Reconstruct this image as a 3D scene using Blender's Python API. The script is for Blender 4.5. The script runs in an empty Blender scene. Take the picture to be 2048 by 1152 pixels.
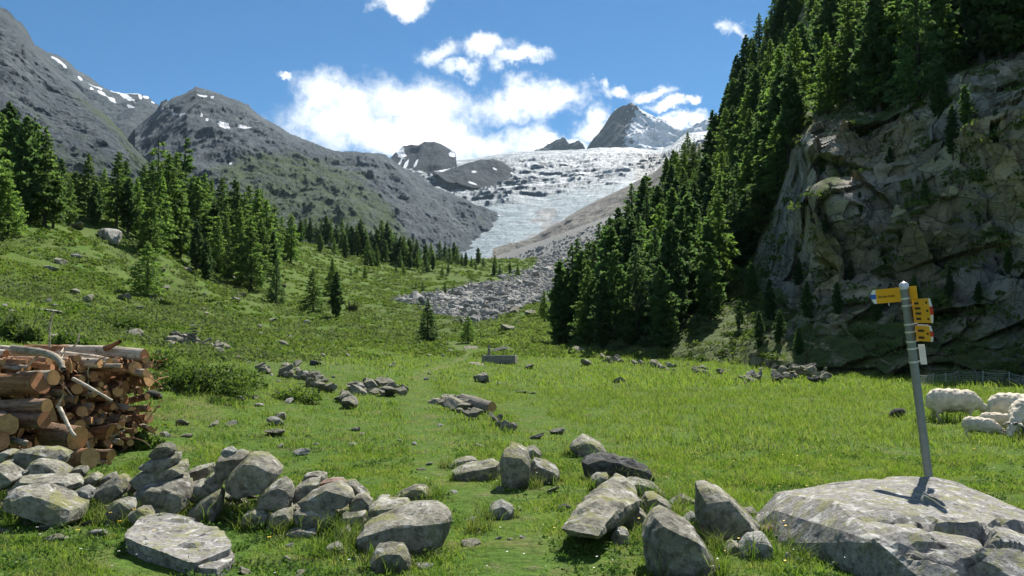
import bpy, bmesh, math, random
import numpy as np
from mathutils import Vector, Matrix, Quaternion
R = math.radians
sc = bpy.context.scene
col = sc.collection
# ------------------------------------------------------------------ camera
F, CX, CY, HOR, ZC = 1700.0, 1024.0, 576.0, 690.0, 1.65
PITCH = math.atan((HOR - CY) / F)
cam_d = bpy.data.cameras.new('camera'); cam = bpy.data.objects.new('camera', cam_d); col.objects.link(cam)
cam_d.sensor_width = 36.0; cam_d.lens = 36.0 * F / 2048.0
cam_d.clip_start = 0.1; cam_d.clip_end = 40000
cam.location = (0, 0, ZC); cam.rotation_euler = (math.pi / 2 + PITCH, 0, 0)
sc.camera = cam
# ------------------------------------------------------------------ sun and sky
SUN_EL, SUN_AZ = R(50), R(24)           # azimuth to the right of the view direction (+Y)
to_sun = Vector((math.sin(SUN_AZ) * math.cos(SUN_EL), math.cos(SUN_AZ) * math.cos(SUN_EL), math.sin(SUN_EL)))
sun_d = bpy.data.lights.new('sun', 'SUN'); sun = bpy.data.objects.new('sun', sun_d); col.objects.link(sun)
sun_d.energy = 3.8; sun_d.angle = R(0.5); sun_d.color = (1.0, 0.955, 0.88)
sun.rotation_euler = (-to_sun).to_track_quat('-Z', 'Y').to_euler()
sun.location = (30, 60, 200)

world = bpy.data.worlds.new('World'); sc.world = world; world.use_nodes = True

def nn(nt, typ, ins=None, **attrs):
    n = nt.nodes.new(typ)
    for k, v in attrs.items(): setattr(n, k, v)
    if ins:
        for k, v in ins.items():
            s = n.inputs[k]
            if isinstance(v, bpy.types.NodeSocket): nt.links.new(v, s)
            else: s.default_value = v
    return n
def math_(nt, op, a, b=None, c=None, clamp=False):
    n = nt.nodes.new('ShaderNodeMath'); n.operation = op; n.use_clamp = clamp
    for i, v in enumerate((a, b, c)):
        if v is None: continue
        if isinstance(v, bpy.types.NodeSocket): nt.links.new(v, n.inputs[i])
        else: n.inputs[i].default_value = v
    return n.outputs[0]
def mapr(nt, v, a, b, c=0.0, d=1.0, smooth=False):
    n = nn(nt, 'ShaderNodeMapRange', {0: v, 1: a, 2: b, 3: c, 4: d}); n.clamp = True
    if smooth: n.interpolation_type = 'SMOOTHSTEP'
    return n.outputs[0]
def mix(nt, f, a, b, blend='MIX'):
    n = nt.nodes.new('ShaderNodeMix'); n.data_type = 'RGBA'; n.blend_type = blend
    for i, v in ((0, f), (6, a), (7, b)):
        if isinstance(v, bpy.types.NodeSocket): nt.links.new(v, n.inputs[i])
        else: n.inputs[i].default_value = v if i == 0 else (*v, 1.0)[:4]
    return n.outputs[2]
def noise(nt, vec, scale, detail=6, rough=0.6, dist=0.0):
    return nn(nt, 'ShaderNodeTexNoise', {'Vector': vec, 'Scale': scale, 'Detail': detail, 'Roughness': rough, 'Distortion': dist}).outputs[0]
def ray(px, py):
    u = (px - CX) / F; v = (CY - py) / F
    c, s = math.cos(PITCH), math.sin(PITCH)
    return np.array((u, c - v * s, s + v * c))
def P(px, py, Y):
    d = ray(px, py); k = Y / d[1]
    return np.array((d[0] * k, Y, ZC + d[2] * k))
def on_plane(px, py, z):
    d = ray(px, py); k = (z - ZC) / d[2]
    return np.array((d[0] * k, d[1] * k, z))

def build_world():
    nt = world.node_tree
    for n in list(nt.nodes): nt.nodes.remove(n)
    out = nt.nodes.new('ShaderNodeOutputWorld')
    sky = nt.nodes.new('ShaderNodeTexSky'); sky.sky_type = 'NISHITA'; sky.sun_disc = False
    sky.sun_elevation = SUN_EL; sky.sun_rotation = SUN_AZ
    sky.altitude = 2000; sky.air_density = 1.0; sky.dust_density = 0.0; sky.ozone_density = 3.5
    bg = nn(nt, 'ShaderNodeBackground', {'Color': mix(nt, 1.0, sky.outputs[0], (0.155, 0.45, 0.59), 'MULTIPLY'), 'Strength': 0.072})
    tc = nt.nodes.new('ShaderNodeTexCoord'); d = tc.outputs['Generated']
    wn = nn(nt, 'ShaderNodeTexNoise', {'Vector': d, 'Scale': 16.0, 'Detail': 5.0, 'Roughness': 0.62})
    off = nn(nt, 'ShaderNodeVectorMath', {0: wn.outputs['Color'], 1: (0.5, 0.5, 0.5)}, operation='SUBTRACT')
    off = nn(nt, 'ShaderNodeVectorMath', {0: off.outputs[0], 'Scale': 0.075}, operation='SCALE')
    dw = nn(nt, 'ShaderNodeVectorMath', {0: d, 1: off.outputs[0]}, operation='ADD').outputs[0]
    blobs = [(640, 200, 62, 62), (690, 250, 120, 75), (820, 215, 140, 62), (770, 270, 210, 55), (880, 262, 120, 55),
             (1040, 208, 110, 42), (1120, 200, 70, 34), (960, 290, 190, 40), (1080, 300, 130, 24), (1190, 265, 60, 30),
             (875, 108, 48, 20), (925, 138, 44, 15), (975, 98, 55, 24), (1040, 128, 50, 18), (808, 8, 66, 20),
             (1222, 180, 36, 14), (1290, 185, 42, 16), (1335, 208, 40, 13), (1385, 202, 20, 10), (1372, 246, 60, 16),
             (1472, 48, 32, 15), (572, 146, 18, 8), (1195, 222, 26, 36),
             # the same fair-weather cloud goes on beyond the picture
             (-500, 60, 160, 60), (-900, 200, 200, 70), (2500, -300, 200, 80), (500, -700, 220, 90), (1500, -900, 260, 110), (-400, -900, 220, 90)]
    acc = None
    for (px, py, rx, ry) in blobs:
        c = ray(px, py); c = c / np.linalg.norm(c)
        s = nn(nt, 'ShaderNodeVectorMath', {0: dw, 1: tuple(c)}, operation='SUBTRACT').outputs[0]
        m = nn(nt, 'ShaderNodeVectorMath', {0: s, 1: (F / rx, F / rx, F / ry)}, operation='MULTIPLY').outputs[0]
        l = nn(nt, 'ShaderNodeVectorMath', {0: m}, operation='LENGTH').outputs['Value']
        b = math_(nt, 'SUBTRACT', 1.0, l)
        acc = b if acc is None else math_(nt, 'MAXIMUM', acc, b)
    # unseen cloud behind the camera, made denser than in view for more fill light
    sep = nn(nt, 'ShaderNodeSeparateXYZ', {0: d})
    gen = mapr(nt, noise(nt, d, 2.6, 3, 0.5), 0.46, 0.66, -0.6, 0.6)
    back = mapr(nt, sep.outputs[1], 0.25, -0.1)
    gen = math_(nt, 'SUBTRACT', gen, math_(nt, 'MULTIPLY', math_(nt, 'SUBTRACT', 1.0, back), 3.0))
    acc = math_(nt, 'MAXIMUM', acc, gen)
    fb = noise(nt, d, 19.0, 9, 0.68)
    dens = math_(nt, 'ADD', math_(nt, 'MAXIMUM', acc, -1.0), math_(nt, 'MULTIPLY', math_(nt, 'SUBTRACT', fb, 0.5), 2.1))
    alpha = mapr(nt, dens, -0.20, 0.75, 0.0, 1.0, True)
    soft = noise(nt, d, 9.0, 5, 0.6)
    thick = mapr(nt, dens, 0.1, 1.0)
    ccol = mix(nt, mapr(nt, math_(nt, 'ADD', soft, math_(nt, 'MULTIPLY', thick, 0.08)), 0.34, 0.60), (0.60, 0.66, 0.74), (1.0, 1.0, 0.99))
    bgc = nn(nt, 'ShaderNodeBackground', {'Color': ccol, 'Strength': 0.60})
    ms = nn(nt, 'ShaderNodeMixShader', {0: alpha, 1: bg.outputs[0], 2: bgc.outputs[0]})
    nt.links.new(ms.outputs[0], out.inputs[0])
build_world()
sc.view_settings.view_transform = 'Standard'; sc.view_settings.look = 'None'
sc.view_settings.exposure = 1.3; sc.view_settings.gamma = 1.0; sc.view_settings.use_curve_mapping = False
sc.render.engine = 'CYCLES'
sc.cycles.max_bounces = 5; sc.cycles.diffuse_bounces = 3; sc.cycles.glossy_bounces = 2
sc.cycles.transmission_bounces = 3; sc.cycles.volume_bounces = 0
try:
    sc.cycles.use_denoising = True; sc.cycles.denoiser = 'OPENIMAGEDENOISE'
    sc.cycles.denoising_input_passes = 'RGB_ALBEDO_NORMAL'
except Exception: pass

# ------------------------------------------------------------------ numeric helpers
rng = np.random.default_rng(7); random.seed(7)
def _hash(ix, iy, iz, seed):
    h = (ix.astype(np.uint32) * np.uint32(374761393) + iy.astype(np.uint32) * np.uint32(668265263)
         + iz.astype(np.uint32) * np.uint32(2147483647 - 58) + np.uint32((seed * 2654435761) & 0xffffffff))
    h = (h ^ (h >> np.uint32(13))) * np.uint32(1274126177)
    h = (h ^ (h >> np.uint32(16))) * np.uint32(2246822519)
    return h ^ (h >> np.uint32(15))
def _r01(h): return (h & np.uint32(0xffffff)).astype(np.float64) / 16777216.0
def pnoise(p, seed=0):
    p = np.asarray(p, float); i = np.floor(p).astype(np.int64); f = p - i
    w = f * f * f * (f * (f * 6 - 15) + 10); res = 0
    for dx in (0, 1):
        for dy in (0, 1):
            for dz in (0, 1):
                h = _hash(i[:, 0] + dx, i[:, 1] + dy, i[:, 2] + dz, seed)
                g0 = _r01(h) * 2 - 1; g1 = _r01(h * np.uint32(747796405)) * 2 - 1; g2 = _r01(h * np.uint32(2891336453) + np.uint32(77)) * 2 - 1
                v = g0 * (f[:, 0] - dx) + g1 * (f[:, 1] - dy) + g2 * (f[:, 2] - dz)
                wx = w[:, 0] if dx else 1 - w[:, 0]; wy = w[:, 1] if dy else 1 - w[:, 1]; wz = w[:, 2] if dz else 1 - w[:, 2]
                res = res + v * wx * wy * wz
    return res * 1.5
def fbm(p, octv=5, gain=0.5, seed=0, ridged=False):
    p = np.asarray(p, float); a, s, t = 1.0, 0, 0
    for o in range(octv):
        n = pnoise(p, seed + o * 17)
        if ridged: n = 1 - 2 * np.abs(n)
        s = s + a * n; t += a; a *= gain; p = p * 2.03 + 11.3
    return s / t
def cells(p, seed=0, jit=0.9):
    """nearest and second distance, id hash and the vector to the nearest feature point"""
    p = np.asarray(p, float); i = np.floor(p).astype(np.int64); n = len(p)
    d1 = np.full(n, 9.0); d2 = np.full(n, 9.0); hid = np.zeros(n, np.uint32); vec = np.zeros((n, 3))
    for dx in (-1, 0, 1):
        for dy in (-1, 0, 1):
            for dz in (-1, 0, 1):
                c = i + (dx, dy, dz); h = _hash(c[:, 0], c[:, 1], c[:, 2], seed)
                q = np.stack((_r01(h), _r01(h * np.uint32(747796405)), _r01(h * np.uint32(2891336453) + np.uint32(5))), 1)
                v = p - (c + 0.5 + (q - 0.5) * jit); d = np.sqrt((v * v).sum(1))
                near = d < d1
                d2 = np.where(near, d1, np.minimum(d2, d)); hid = np.where(near, h, hid)
                vec = np.where(near[:, None], v, vec); d1 = np.where(near, d, d1)
    return d1, d2, hid, vec
class RBF:
    def __init__(s, X, z, lam=1e-3):
        s.X = np.asarray(X, float); n, k = s.X.shape
        A = s.K(s.X) + lam * np.eye(n); B = np.hstack((np.ones((n, 1)), s.X))
        M = np.block([[A, B], [B.T, np.zeros((k + 1, k + 1))]])
        s.w = np.linalg.solve(M, np.concatenate((np.asarray(z, float), np.zeros(k + 1))))
    def K(s, Q):
        d2 = ((Q[:, None, :] - s.X[None]) ** 2).sum(2)
        return 0.5 * d2 * np.log(d2 + 1e-12)
    def __call__(s, Q):
        Q = np.asarray(Q, float); out = np.empty(len(Q)); n = len(s.X)
        for a in range(0, len(Q), 20000):
            q = Q[a:a + 20000]
            out[a:a + 20000] = s.K(q) @ s.w[:n] + s.w[n] + q @ s.w[n + 1:]
        return out
def smooth(x, a, b):
    t = np.clip((np.asarray(x, float) - a) / (b - a), 0, 1); return t * t * (3 - 2 * t)
# ------------------------------------------------------------------ mesh and object helpers
def mesh_np(name, V, Fc, sm=False, mats=(), attrs=None, midx=None):
    V = np.ascontiguousarray(V, np.float32); Fc = np.ascontiguousarray(Fc, np.int32); k = Fc.shape[1]
    me = bpy.data.meshes.new(name)
    me.vertices.add(len(V)); me.vertices.foreach_set('co', V.ravel())
    me.loops.add(Fc.size); me.loops.foreach_set('vertex_index', Fc.ravel())
    me.polygons.add(len(Fc)); me.polygons.foreach_set('loop_start', np.arange(0, Fc.size, k, dtype=np.int32))
    me.polygons.foreach_set('use_smooth', np.full(len(Fc), bool(sm)))
    for m in mats: me.materials.append(m)
    if midx is not None: me.polygons.foreach_set('material_index', np.asarray(midx, np.int32))
    me.update(calc_edges=True)
    if attrs:
        for k_, v in attrs.items():
            at = me.attributes.new(k_, 'FLOAT', 'POINT'); at.data.foreach_set('value', np.ascontiguousarray(v, np.float32))
    return me
def mesh_bm(name, bm, mat, sm=False):
    me = bpy.data.meshes.new(name); bm.to_mesh(me); bm.free()
    if mat: me.materials.append(mat)
    if sm:
        me.polygons.foreach_set('use_smooth', np.ones(len(me.polygons), bool))
    return me
def link(name, me, parent=None, loc=None):
    o = bpy.data.objects.new(name, me); col.objects.link(o)
    if parent is not None: o.parent = parent
    if loc is not None: o.location = loc
    return o
def tag(o, label, cat, group=None):
    o['label'] = label; o['category'] = cat
    if group: o['group'] = group
    return o
def thing(name, label, cat, loc=(0, 0, 0), group=None, rz=0.0):
    o = bpy.data.objects.new(name, None); col.objects.link(o); o.empty_display_size = 0.2
    o.location = loc; o.rotation_euler = (0, 0, rz); return tag(o, label, cat, group)
def kind(o, k): o['kind'] = k; return o
def grid_faces(nr, nc):
    i = np.arange((nr - 1) * (nc - 1)); r, c = i // (nc - 1), i % (nc - 1); a = r * nc + c
    return np.stack((a, a + 1, a + nc + 1, a + nc), 1)
# ------------------------------------------------------------------ materials
def mat(name, rough=0.9, spec=0.2):
    m = bpy.data.materials.new(name); m.use_nodes = True; nt = m.node_tree
    b = nt.nodes['Principled BSDF']; b.inputs['Roughness'].default_value = rough
    b.inputs['Specular IOR Level'].default_value = spec
    return m, nt, b
def setc(nt, b, c):
    if isinstance(c, bpy.types.NodeSocket): nt.links.new(c, b.inputs['Base Color'])
    else: b.inputs['Base Color'].default_value = (*c, 1)
def bump(nt, b, h, strength=0.5, dist=0.05):
    n = nn(nt, 'ShaderNodeBump', {'Strength': strength, 'Distance': dist, 'Height': h})
    nt.links.new(n.outputs[0], b.inputs['Normal']); return n
def wpos(nt): return nt.nodes.new('ShaderNodeNewGeometry').outputs['Position']
def wnor_z(nt):
    g = nt.nodes.new('ShaderNodeNewGeometry'); return nn(nt, 'ShaderNodeSeparateXYZ', {0: g.outputs['True Normal']}).outputs[2]
def opos(nt):
    tc = nt.nodes.new('ShaderNodeTexCoord'); oi = nt.nodes.new('ShaderNodeObjectInfo')
    o = nn(nt, 'ShaderNodeVectorMath', {0: oi.outputs['Location'], 'Scale': 3.7}, operation='SCALE').outputs[0]
    return nn(nt, 'ShaderNodeVectorMath', {0: tc.outputs['Object'], 1: o}, operation='ADD').outputs[0]
def orand(nt): return nt.nodes.new('ShaderNodeObjectInfo').outputs['Random']
def attr(nt, name): return nn(nt, 'ShaderNodeAttribute', attribute_name=name).outputs['Fac']
def plain(name, c, rough=0.6, metal=0.0, var=0.12, sc_=12.0):
    m, nt, b = mat(name, rough, 0.4); p = opos(nt); n = noise(nt, p, sc_, 4)
    setc(nt, b, mix(nt, mapr(nt, n, 0.3, 0.7), tuple(x * (1 - var) for x in c), tuple(min(1, x * (1 + var)) for x in c)))
    b.inputs['Metallic'].default_value = metal; return m

def rock_mat(name, lo, hi, lichen=0.35, scale=1.0, white=0.25):
    m, nt, b = mat(name, 0.92, 0.15); p = opos(nt)
    n1 = noise(nt, p, 2.2 * scale, 8, 0.68); n2 = noise(nt, p, 14 * scale, 8, 0.72)
    c = mix(nt, mapr(nt, n1, 0.34, 0.66), lo, hi)
    c = mix(nt, mapr(nt, n2, 0.46, 0.62, 0, 0.75), c, tuple(x * 0.38 for x in lo))
    r = orand(nt); hv = mapr(nt, r, 0, 1, 0.78, 1.18)
    c = mix(nt, 1.0, c, nn(nt, 'ShaderNodeCombineColor', {0: hv, 1: hv, 2: hv}).outputs[0], 'MULTIPLY')
    l1 = noise(nt, p, 3.4 * scale, 7, 0.72, 0.6)
    up = mapr(nt, wnor_z(nt), -0.2, 0.7)
    lm = math_(nt, 'MULTIPLY', mapr(nt, l1, 0.50, 0.60), up)
    c = mix(nt, math_(nt, 'MULTIPLY', lm, lichen), c, (0.225, 0.225, 0.085))
    w1 = noise(nt, p, 5 * scale, 7, 0.72, 0.6); wm = math_(nt, 'MULTIPLY', mapr(nt, w1, 0.55, 0.61), up)
    c = mix(nt, math_(nt, 'MULTIPLY', wm, white), c, (0.54, 0.53, 0.49))
    n3 = noise(nt, p, 30 * scale, 4, 0.7); c = mix(nt, mapr(nt, n3, 0.58, 0.7, 0, 0.5), c, (0.045, 0.045, 0.04))
    setc(nt, b, c)
    hgt = math_(nt, 'ADD', n2, math_(nt, 'MULTIPLY', n1, 1.5)); hgt = math_(nt, 'ADD', hgt, math_(nt, 'MULTIPLY', n3, 0.35))
    bump(nt, b, hgt, 0.75, 0.035 / scale)
    return m
ROCK = rock_mat('grey_rock', (0.135, 0.128, 0.100), (0.38, 0.36, 0.29), 0.85, 1.0, 0.6)
ROCK_DARK = rock_mat('dark_rock', (0.045, 0.045, 0.045), (0.10, 0.10, 0.098), 0.2, 1.0, 0.12)
ROCK_RED = rock_mat('reddish_rock', (0.17, 0.11, 0.085), (0.28, 0.19, 0.15), 0.2)
ROCK_PALE = rock_mat('pale_rock', (0.24, 0.235, 0.21), (0.42, 0.41, 0.37), 0.15, 1.0, 0.5)
ROCK_FAR = rock_mat('scree_rock', (0.24, 0.24, 0.23), (0.50, 0.49, 0.46), 0.1, 0.5, 0.4)
ROCK_BOULDER = rock_mat('boulder_rock', (0.20, 0.19, 0.17), (0.36, 0.345, 0.32), 0.7, 1.8, 0.8)

def grass_ground():
    m, nt, b = mat('meadow_turf', 0.95, 0.08); p = wpos(nt)
    n1 = noise(nt, p, 0.16, 5, 0.6); n2 = noise(nt, p, 1.3, 6, 0.65); n3 = noise(nt, p, 9.0, 5, 0.7)
    c = mix(nt, mapr(nt, n1, 0.36, 0.64), (0.062, 0.125, 0.017), (0.100, 0.158, 0.028))
    c = mix(nt, mapr(nt, n2, 0.5, 0.66, 0, 0.8), c, (0.150, 0.135, 0.055))
    c = mix(nt, mapr(nt, n3, 0.46, 0.62, 0, 0.75), c, (0.040, 0.075, 0.014))
    h = attr(nt, 'heath'); n4 = noise(nt, p, 0.5, 6, 0.7)
    hm = math_(nt, 'MULTIPLY', h, mapr(nt, n4, 0.42, 0.56))
    c = mix(nt, hm, c, (0.085, 0.120, 0.032))
    w = attr(nt, 'path'); n5 = noise(nt, p, 2.4, 6, 0.7)
    wm = mapr(nt, math_(nt, 'ADD', w, math_(nt, 'MULTIPLY', math_(nt, 'SUBTRACT', n5, 0.5), 1.6)), 0.5, 0.8)
    c = mix(nt, math_(nt, 'MULTIPLY', wm, 0.75), c, mix(nt, n3, (0.16, 0.135, 0.075), (0.25, 0.21, 0.135)))
    s = attr(nt, 'scree'); vo = nn(nt, 'ShaderNodeTexVoronoi', {'Vector': p, 'Scale': 1.2})
    sm = mapr(nt, math_(nt, 'ADD', s, math_(nt, 'MULTIPLY', math_(nt, 'SUBTRACT', n4, 0.5), 1.6)), 0.62, 0.9)
    c = mix(nt, sm, c, mix(nt, vo.outputs['Distance'], (0.36, 0.355, 0.335), (0.16, 0.16, 0.15)))
    setc(nt, b, c)
    bump(nt, b, math_(nt, 'ADD', math_(nt, 'MULTIPLY', n3, 0.4), n2), 0.7, 0.25)
    return m
TURF = grass_ground()
def leaf_mat(name, c1, c2, c3, trans=0.35, scale=0.8, rough=0.7, tr_gain=1.5):
    m, nt, b = mat(name, rough, 0.15); p = wpos(nt)
    n = noise(nt, p, scale, 3, 0.6); n2 = noise(nt, p, scale * 7, 3, 0.6)
    c = mix(nt, mapr(nt, n, 0.35, 0.65), c1, c2); c = mix(nt, mapr(nt, n2, 0.45, 0.7), c, c3)
    hv = mapr(nt, orand(nt), 0, 1, 0.75, 1.25)
    c = mix(nt, 1.0, c, nn(nt, 'ShaderNodeCombineColor', {0: hv, 1: hv, 2: mapr(nt, orand(nt), 0, 1, 0.9, 1.1)}).outputs[0], 'MULTIPLY')
    setc(nt, b, c)
    tr = nn(nt, 'ShaderNodeBsdfTranslucent', {'Color': mix(nt, 1.0, c, (tr_gain, tr_gain, tr_gain * 0.6), 'MULTIPLY')})
    ms = nn(nt, 'ShaderNodeMixShader', {0: trans, 1: b.outputs[0], 2: tr.outputs[0]})
    nt.links.new(ms.outputs[0], nt.nodes['Material Output'].inputs[0]); return m
BLADE = leaf_mat('grass_blades', (0.088, 0.168, 0.022), (0.140, 0.212, 0.035), (0.225, 0.240, 0.095), 0.48, 0.9)
LARCH = leaf_mat('larch_needles', (0.070, 0.130, 0.040), (0.100, 0.170, 0.050), (0.140, 0.210, 0.072), 0.58, 0.5)
PINE = leaf_mat('pine_needles', (0.046, 0.095, 0.044), (0.072, 0.130, 0.054), (0.108, 0.168, 0.070), 0.54, 0.5)
HEATH = leaf_mat('heath_leaves', (0.088, 0.142, 0.038), (0.120, 0.178, 0.048), (0.150, 0.178, 0.072), 0.48, 0.4)
SHRUB = leaf_mat('shrub_leaves', (0.095, 0.160, 0.032), (0.140, 0.210, 0.042), (0.060, 0.100, 0.030), 0.36, 1.2)
SHRUB_PALE = leaf_mat('willow_leaves', (0.110, 0.160, 0.075), (0.150, 0.200, 0.100), (0.060, 0.100, 0.040), 0.36, 1.0)
FLOWER = plain('yellow_petals', (0.75, 0.50, 0.02), 0.6)
FLOWER_W = plain('white_petals', (0.75, 0.75, 0.70), 0.6)
def bark_mat(name, lo, hi, sc_=1.0):
    m, nt, b = mat(name, 0.95, 0.1); p = opos(nt)
    st = nn(nt, 'ShaderNodeMapping', {'Vector': p, 'Scale': (1.0 * sc_, 14.0 * sc_, 14.0 * sc_)}).outputs[0]
    n = noise(nt, st, 1.6, 7, 0.7); n2 = noise(nt, p, 9.0 * sc_, 6, 0.7)
    c = mix(nt, mapr(nt, n, 0.36, 0.62), lo, hi); c = mix(nt, mapr(nt, n2, 0.5, 0.66, 0, 0.7), c, tuple(x * 0.4 for x in lo))
    hv = mapr(nt, orand(nt), 0, 1, 0.7, 1.25)
    c = mix(nt, 1.0, c, nn(nt, 'ShaderNodeCombineColor', {0: hv, 1: hv, 2: hv}).outputs[0], 'MULTIPLY')
    setc(nt, b, c); bump(nt, b, math_(nt, 'ADD', n, n2), 0.8, 0.02); return m
TRUNK = bark_mat('tree_bark', (0.05, 0.042, 0.034), (0.12, 0.105, 0.09))
LOGBARK = bark_mat('log_bark', (0.15, 0.085, 0.05), (0.33, 0.235, 0.165))
LOGGREY = bark_mat('grey_log_bark', (0.30, 0.255, 0.19), (0.62, 0.55, 0.44))
LOGRED = bark_mat('red_log_bark', (0.19, 0.085, 0.04), (0.36, 0.21, 0.12))
def cut_mat(name, c1, c2):
    m, nt, b = mat(name, 0.85, 0.15); tc = nt.nodes.new('ShaderNodeTexCoord'); o = tc.outputs['Object']
    ln = nn(nt, 'ShaderNodeVectorMath', {0: nn(nt, 'ShaderNodeVectorMath', {0: o, 1: (0.0, 1, 1)}, operation='MULTIPLY').outputs[0]}, operation='LENGTH').outputs['Value']
    w = math_(nt, 'SINE', math_(nt, 'ADD', math_(nt, 'MULTIPLY', ln, 420.0), math_(nt, 'MULTIPLY', noise(nt, o, 6, 3), 6.0)))
    c = mix(nt, mapr(nt, w, -1, 1), c1, c2)
    c = mix(nt, mapr(nt, noise(nt, opos(nt), 8.0, 6, 0.7), 0.45, 0.65, 0, 0.7), c, tuple(x * 0.6 for x in c1))
    hv = mapr(nt, orand(nt), 0, 1, 0.75, 1.2)
    c = mix(nt, 1.0, c, nn(nt, 'ShaderNodeCombineColor', {0: hv, 1: hv, 2: hv}).outputs[0], 'MULTIPLY')
    setc(nt, b, c); return m
CUT = cut_mat('cut_wood', (0.42, 0.225, 0.095), (0.58, 0.35, 0.16))
CUTRED = cut_mat('cut_heartwood', (0.38, 0.165, 0.075), (0.50, 0.25, 0.12))

def mountain_mat(name, lo, hi, green, s=1.0, snowy=0.0):
    m, nt, b = mat(name, 0.95, 0.1); p = wpos(nt)
    n1 = noise(nt, p, 0.006 * s, 9, 0.66); n2 = noise(nt, nn(nt, 'ShaderNodeMapping', {'Vector': p, 'Rotation': (0, 0.5, 0), 'Scale': (1.0, 0.5, 2.2)}).outputs[0], 0.030 * s, 9, 0.74, 1.2); n3 = noise(nt, p, 0.16 * s, 5, 0.7)
    c = mix(nt, mapr(nt, n1, 0.36, 0.64), lo, hi)
    c = mix(nt, mapr(nt, n2, 0.47, 0.64, 0, 0.7), c, tuple(x * 0.6 for x in lo))
    c = mix(nt, mapr(nt, n3, 0.54, 0.66, 0, 0.6), c, tuple(min(0.6, x * 1.5) for x in hi))
    g = attr(nt, 'green'); n4 = noise(nt, p, 0.012 * s, 7, 0.68)
    gm = mapr(nt, math_(nt, 'ADD', g, math_(nt, 'MULTIPLY', math_(nt, 'SUBTRACT', n4, 0.5), 1.8)), 0.42, 0.7)
    gm = math_(nt, 'MULTIPLY', gm, mapr(nt, n2, 0.62, 0.45, 0.25, 1.0))
    c = mix(nt, math_(nt, 'MULTIPLY', gm, 0.9), c, green)
    sn = attr(nt, 'snow')
    sm = mapr(nt, math_(nt, 'ADD', sn, math_(nt, 'MULTIPLY', math_(nt, 'SUBTRACT', noise(nt, p, 0.022 * s, 6, 0.7), 0.5), 1.3)), 0.52, 0.62)
    c = mix(nt, sm, c, (0.80, 0.82, 0.85)); setc(nt, b, c)
    bump(nt, b, math_(nt, 'ADD', math_(nt, 'MULTIPLY', n2, 1.0), math_(nt, 'MULTIPLY', n3, 0.35)), 0.9, 14.0 / s)
    return m
MTN = mountain_mat('mountain_rock', (0.064, 0.080, 0.094), (0.140, 0.162, 0.172), (0.072, 0.105, 0.038))
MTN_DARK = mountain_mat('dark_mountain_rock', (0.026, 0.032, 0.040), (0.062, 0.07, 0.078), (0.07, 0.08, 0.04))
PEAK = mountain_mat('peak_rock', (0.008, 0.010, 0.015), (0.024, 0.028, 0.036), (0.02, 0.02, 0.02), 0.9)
MORAINE = mountain_mat('moraine_gravel', (0.15, 0.145, 0.13), (0.26, 0.25, 0.225), (0.09, 0.10, 0.045), 2.2)
def glacier_mat():
    m, nt, b = mat('glacier_ice', 0.6, 0.3); p = wpos(nt)
    st = nn(nt, 'ShaderNodeMapping', {'Vector': p, 'Rotation': (0, 0, 0.35), 'Scale': (0.35, 1.0, 1.6)}).outputs[0]
    n1 = noise(nt, st, 0.010, 9, 0.72, 1.0); n3 = noise(nt, nn(nt, 'ShaderNodeMapping', {'Vector': p, 'Rotation': (0, 0, -.25), 'Scale': (0.5, 1.0, 2.0)}).outputs[0], 0.035, 7, 0.7, 1.5)
    c = mix(nt, mapr(nt, math_(nt, 'ADD', math_(nt, 'MULTIPLY', n1, .65), math_(nt, 'MULTIPLY', n3, .35)), 0.475, 0.60), (0.040, 0.078, 0.105), (0.40, 0.44, 0.465))
    low = attr(nt, 'low'); c2 = mix(nt, mapr(nt, math_(nt, 'ADD', math_(nt, 'MULTIPLY', n1, .6), math_(nt, 'MULTIPLY', n3, .4)), 0.38, 0.60), (0.036, 0.085, 0.115), (0.145, 0.225, 0.265))
    c = mix(nt, low, c, c2)
    d = attr(nt, 'dirt'); dn = noise(nt, p, 0.012, 8, 0.7)
    dm = mapr(nt, math_(nt, 'ADD', d, math_(nt, 'MULTIPLY', math_(nt, 'SUBTRACT', dn, 0.5), 1.4)), 0.5, 0.66)
    c = mix(nt, dm, c, mix(nt, dn, (0.05, 0.06, 0.068), (0.11, 0.12, 0.125))); setc(nt, b, c)
    bump(nt, b, math_(nt, 'ADD', n1, n3), 0.9, 12.0); return m
ICE = glacier_mat()
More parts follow.
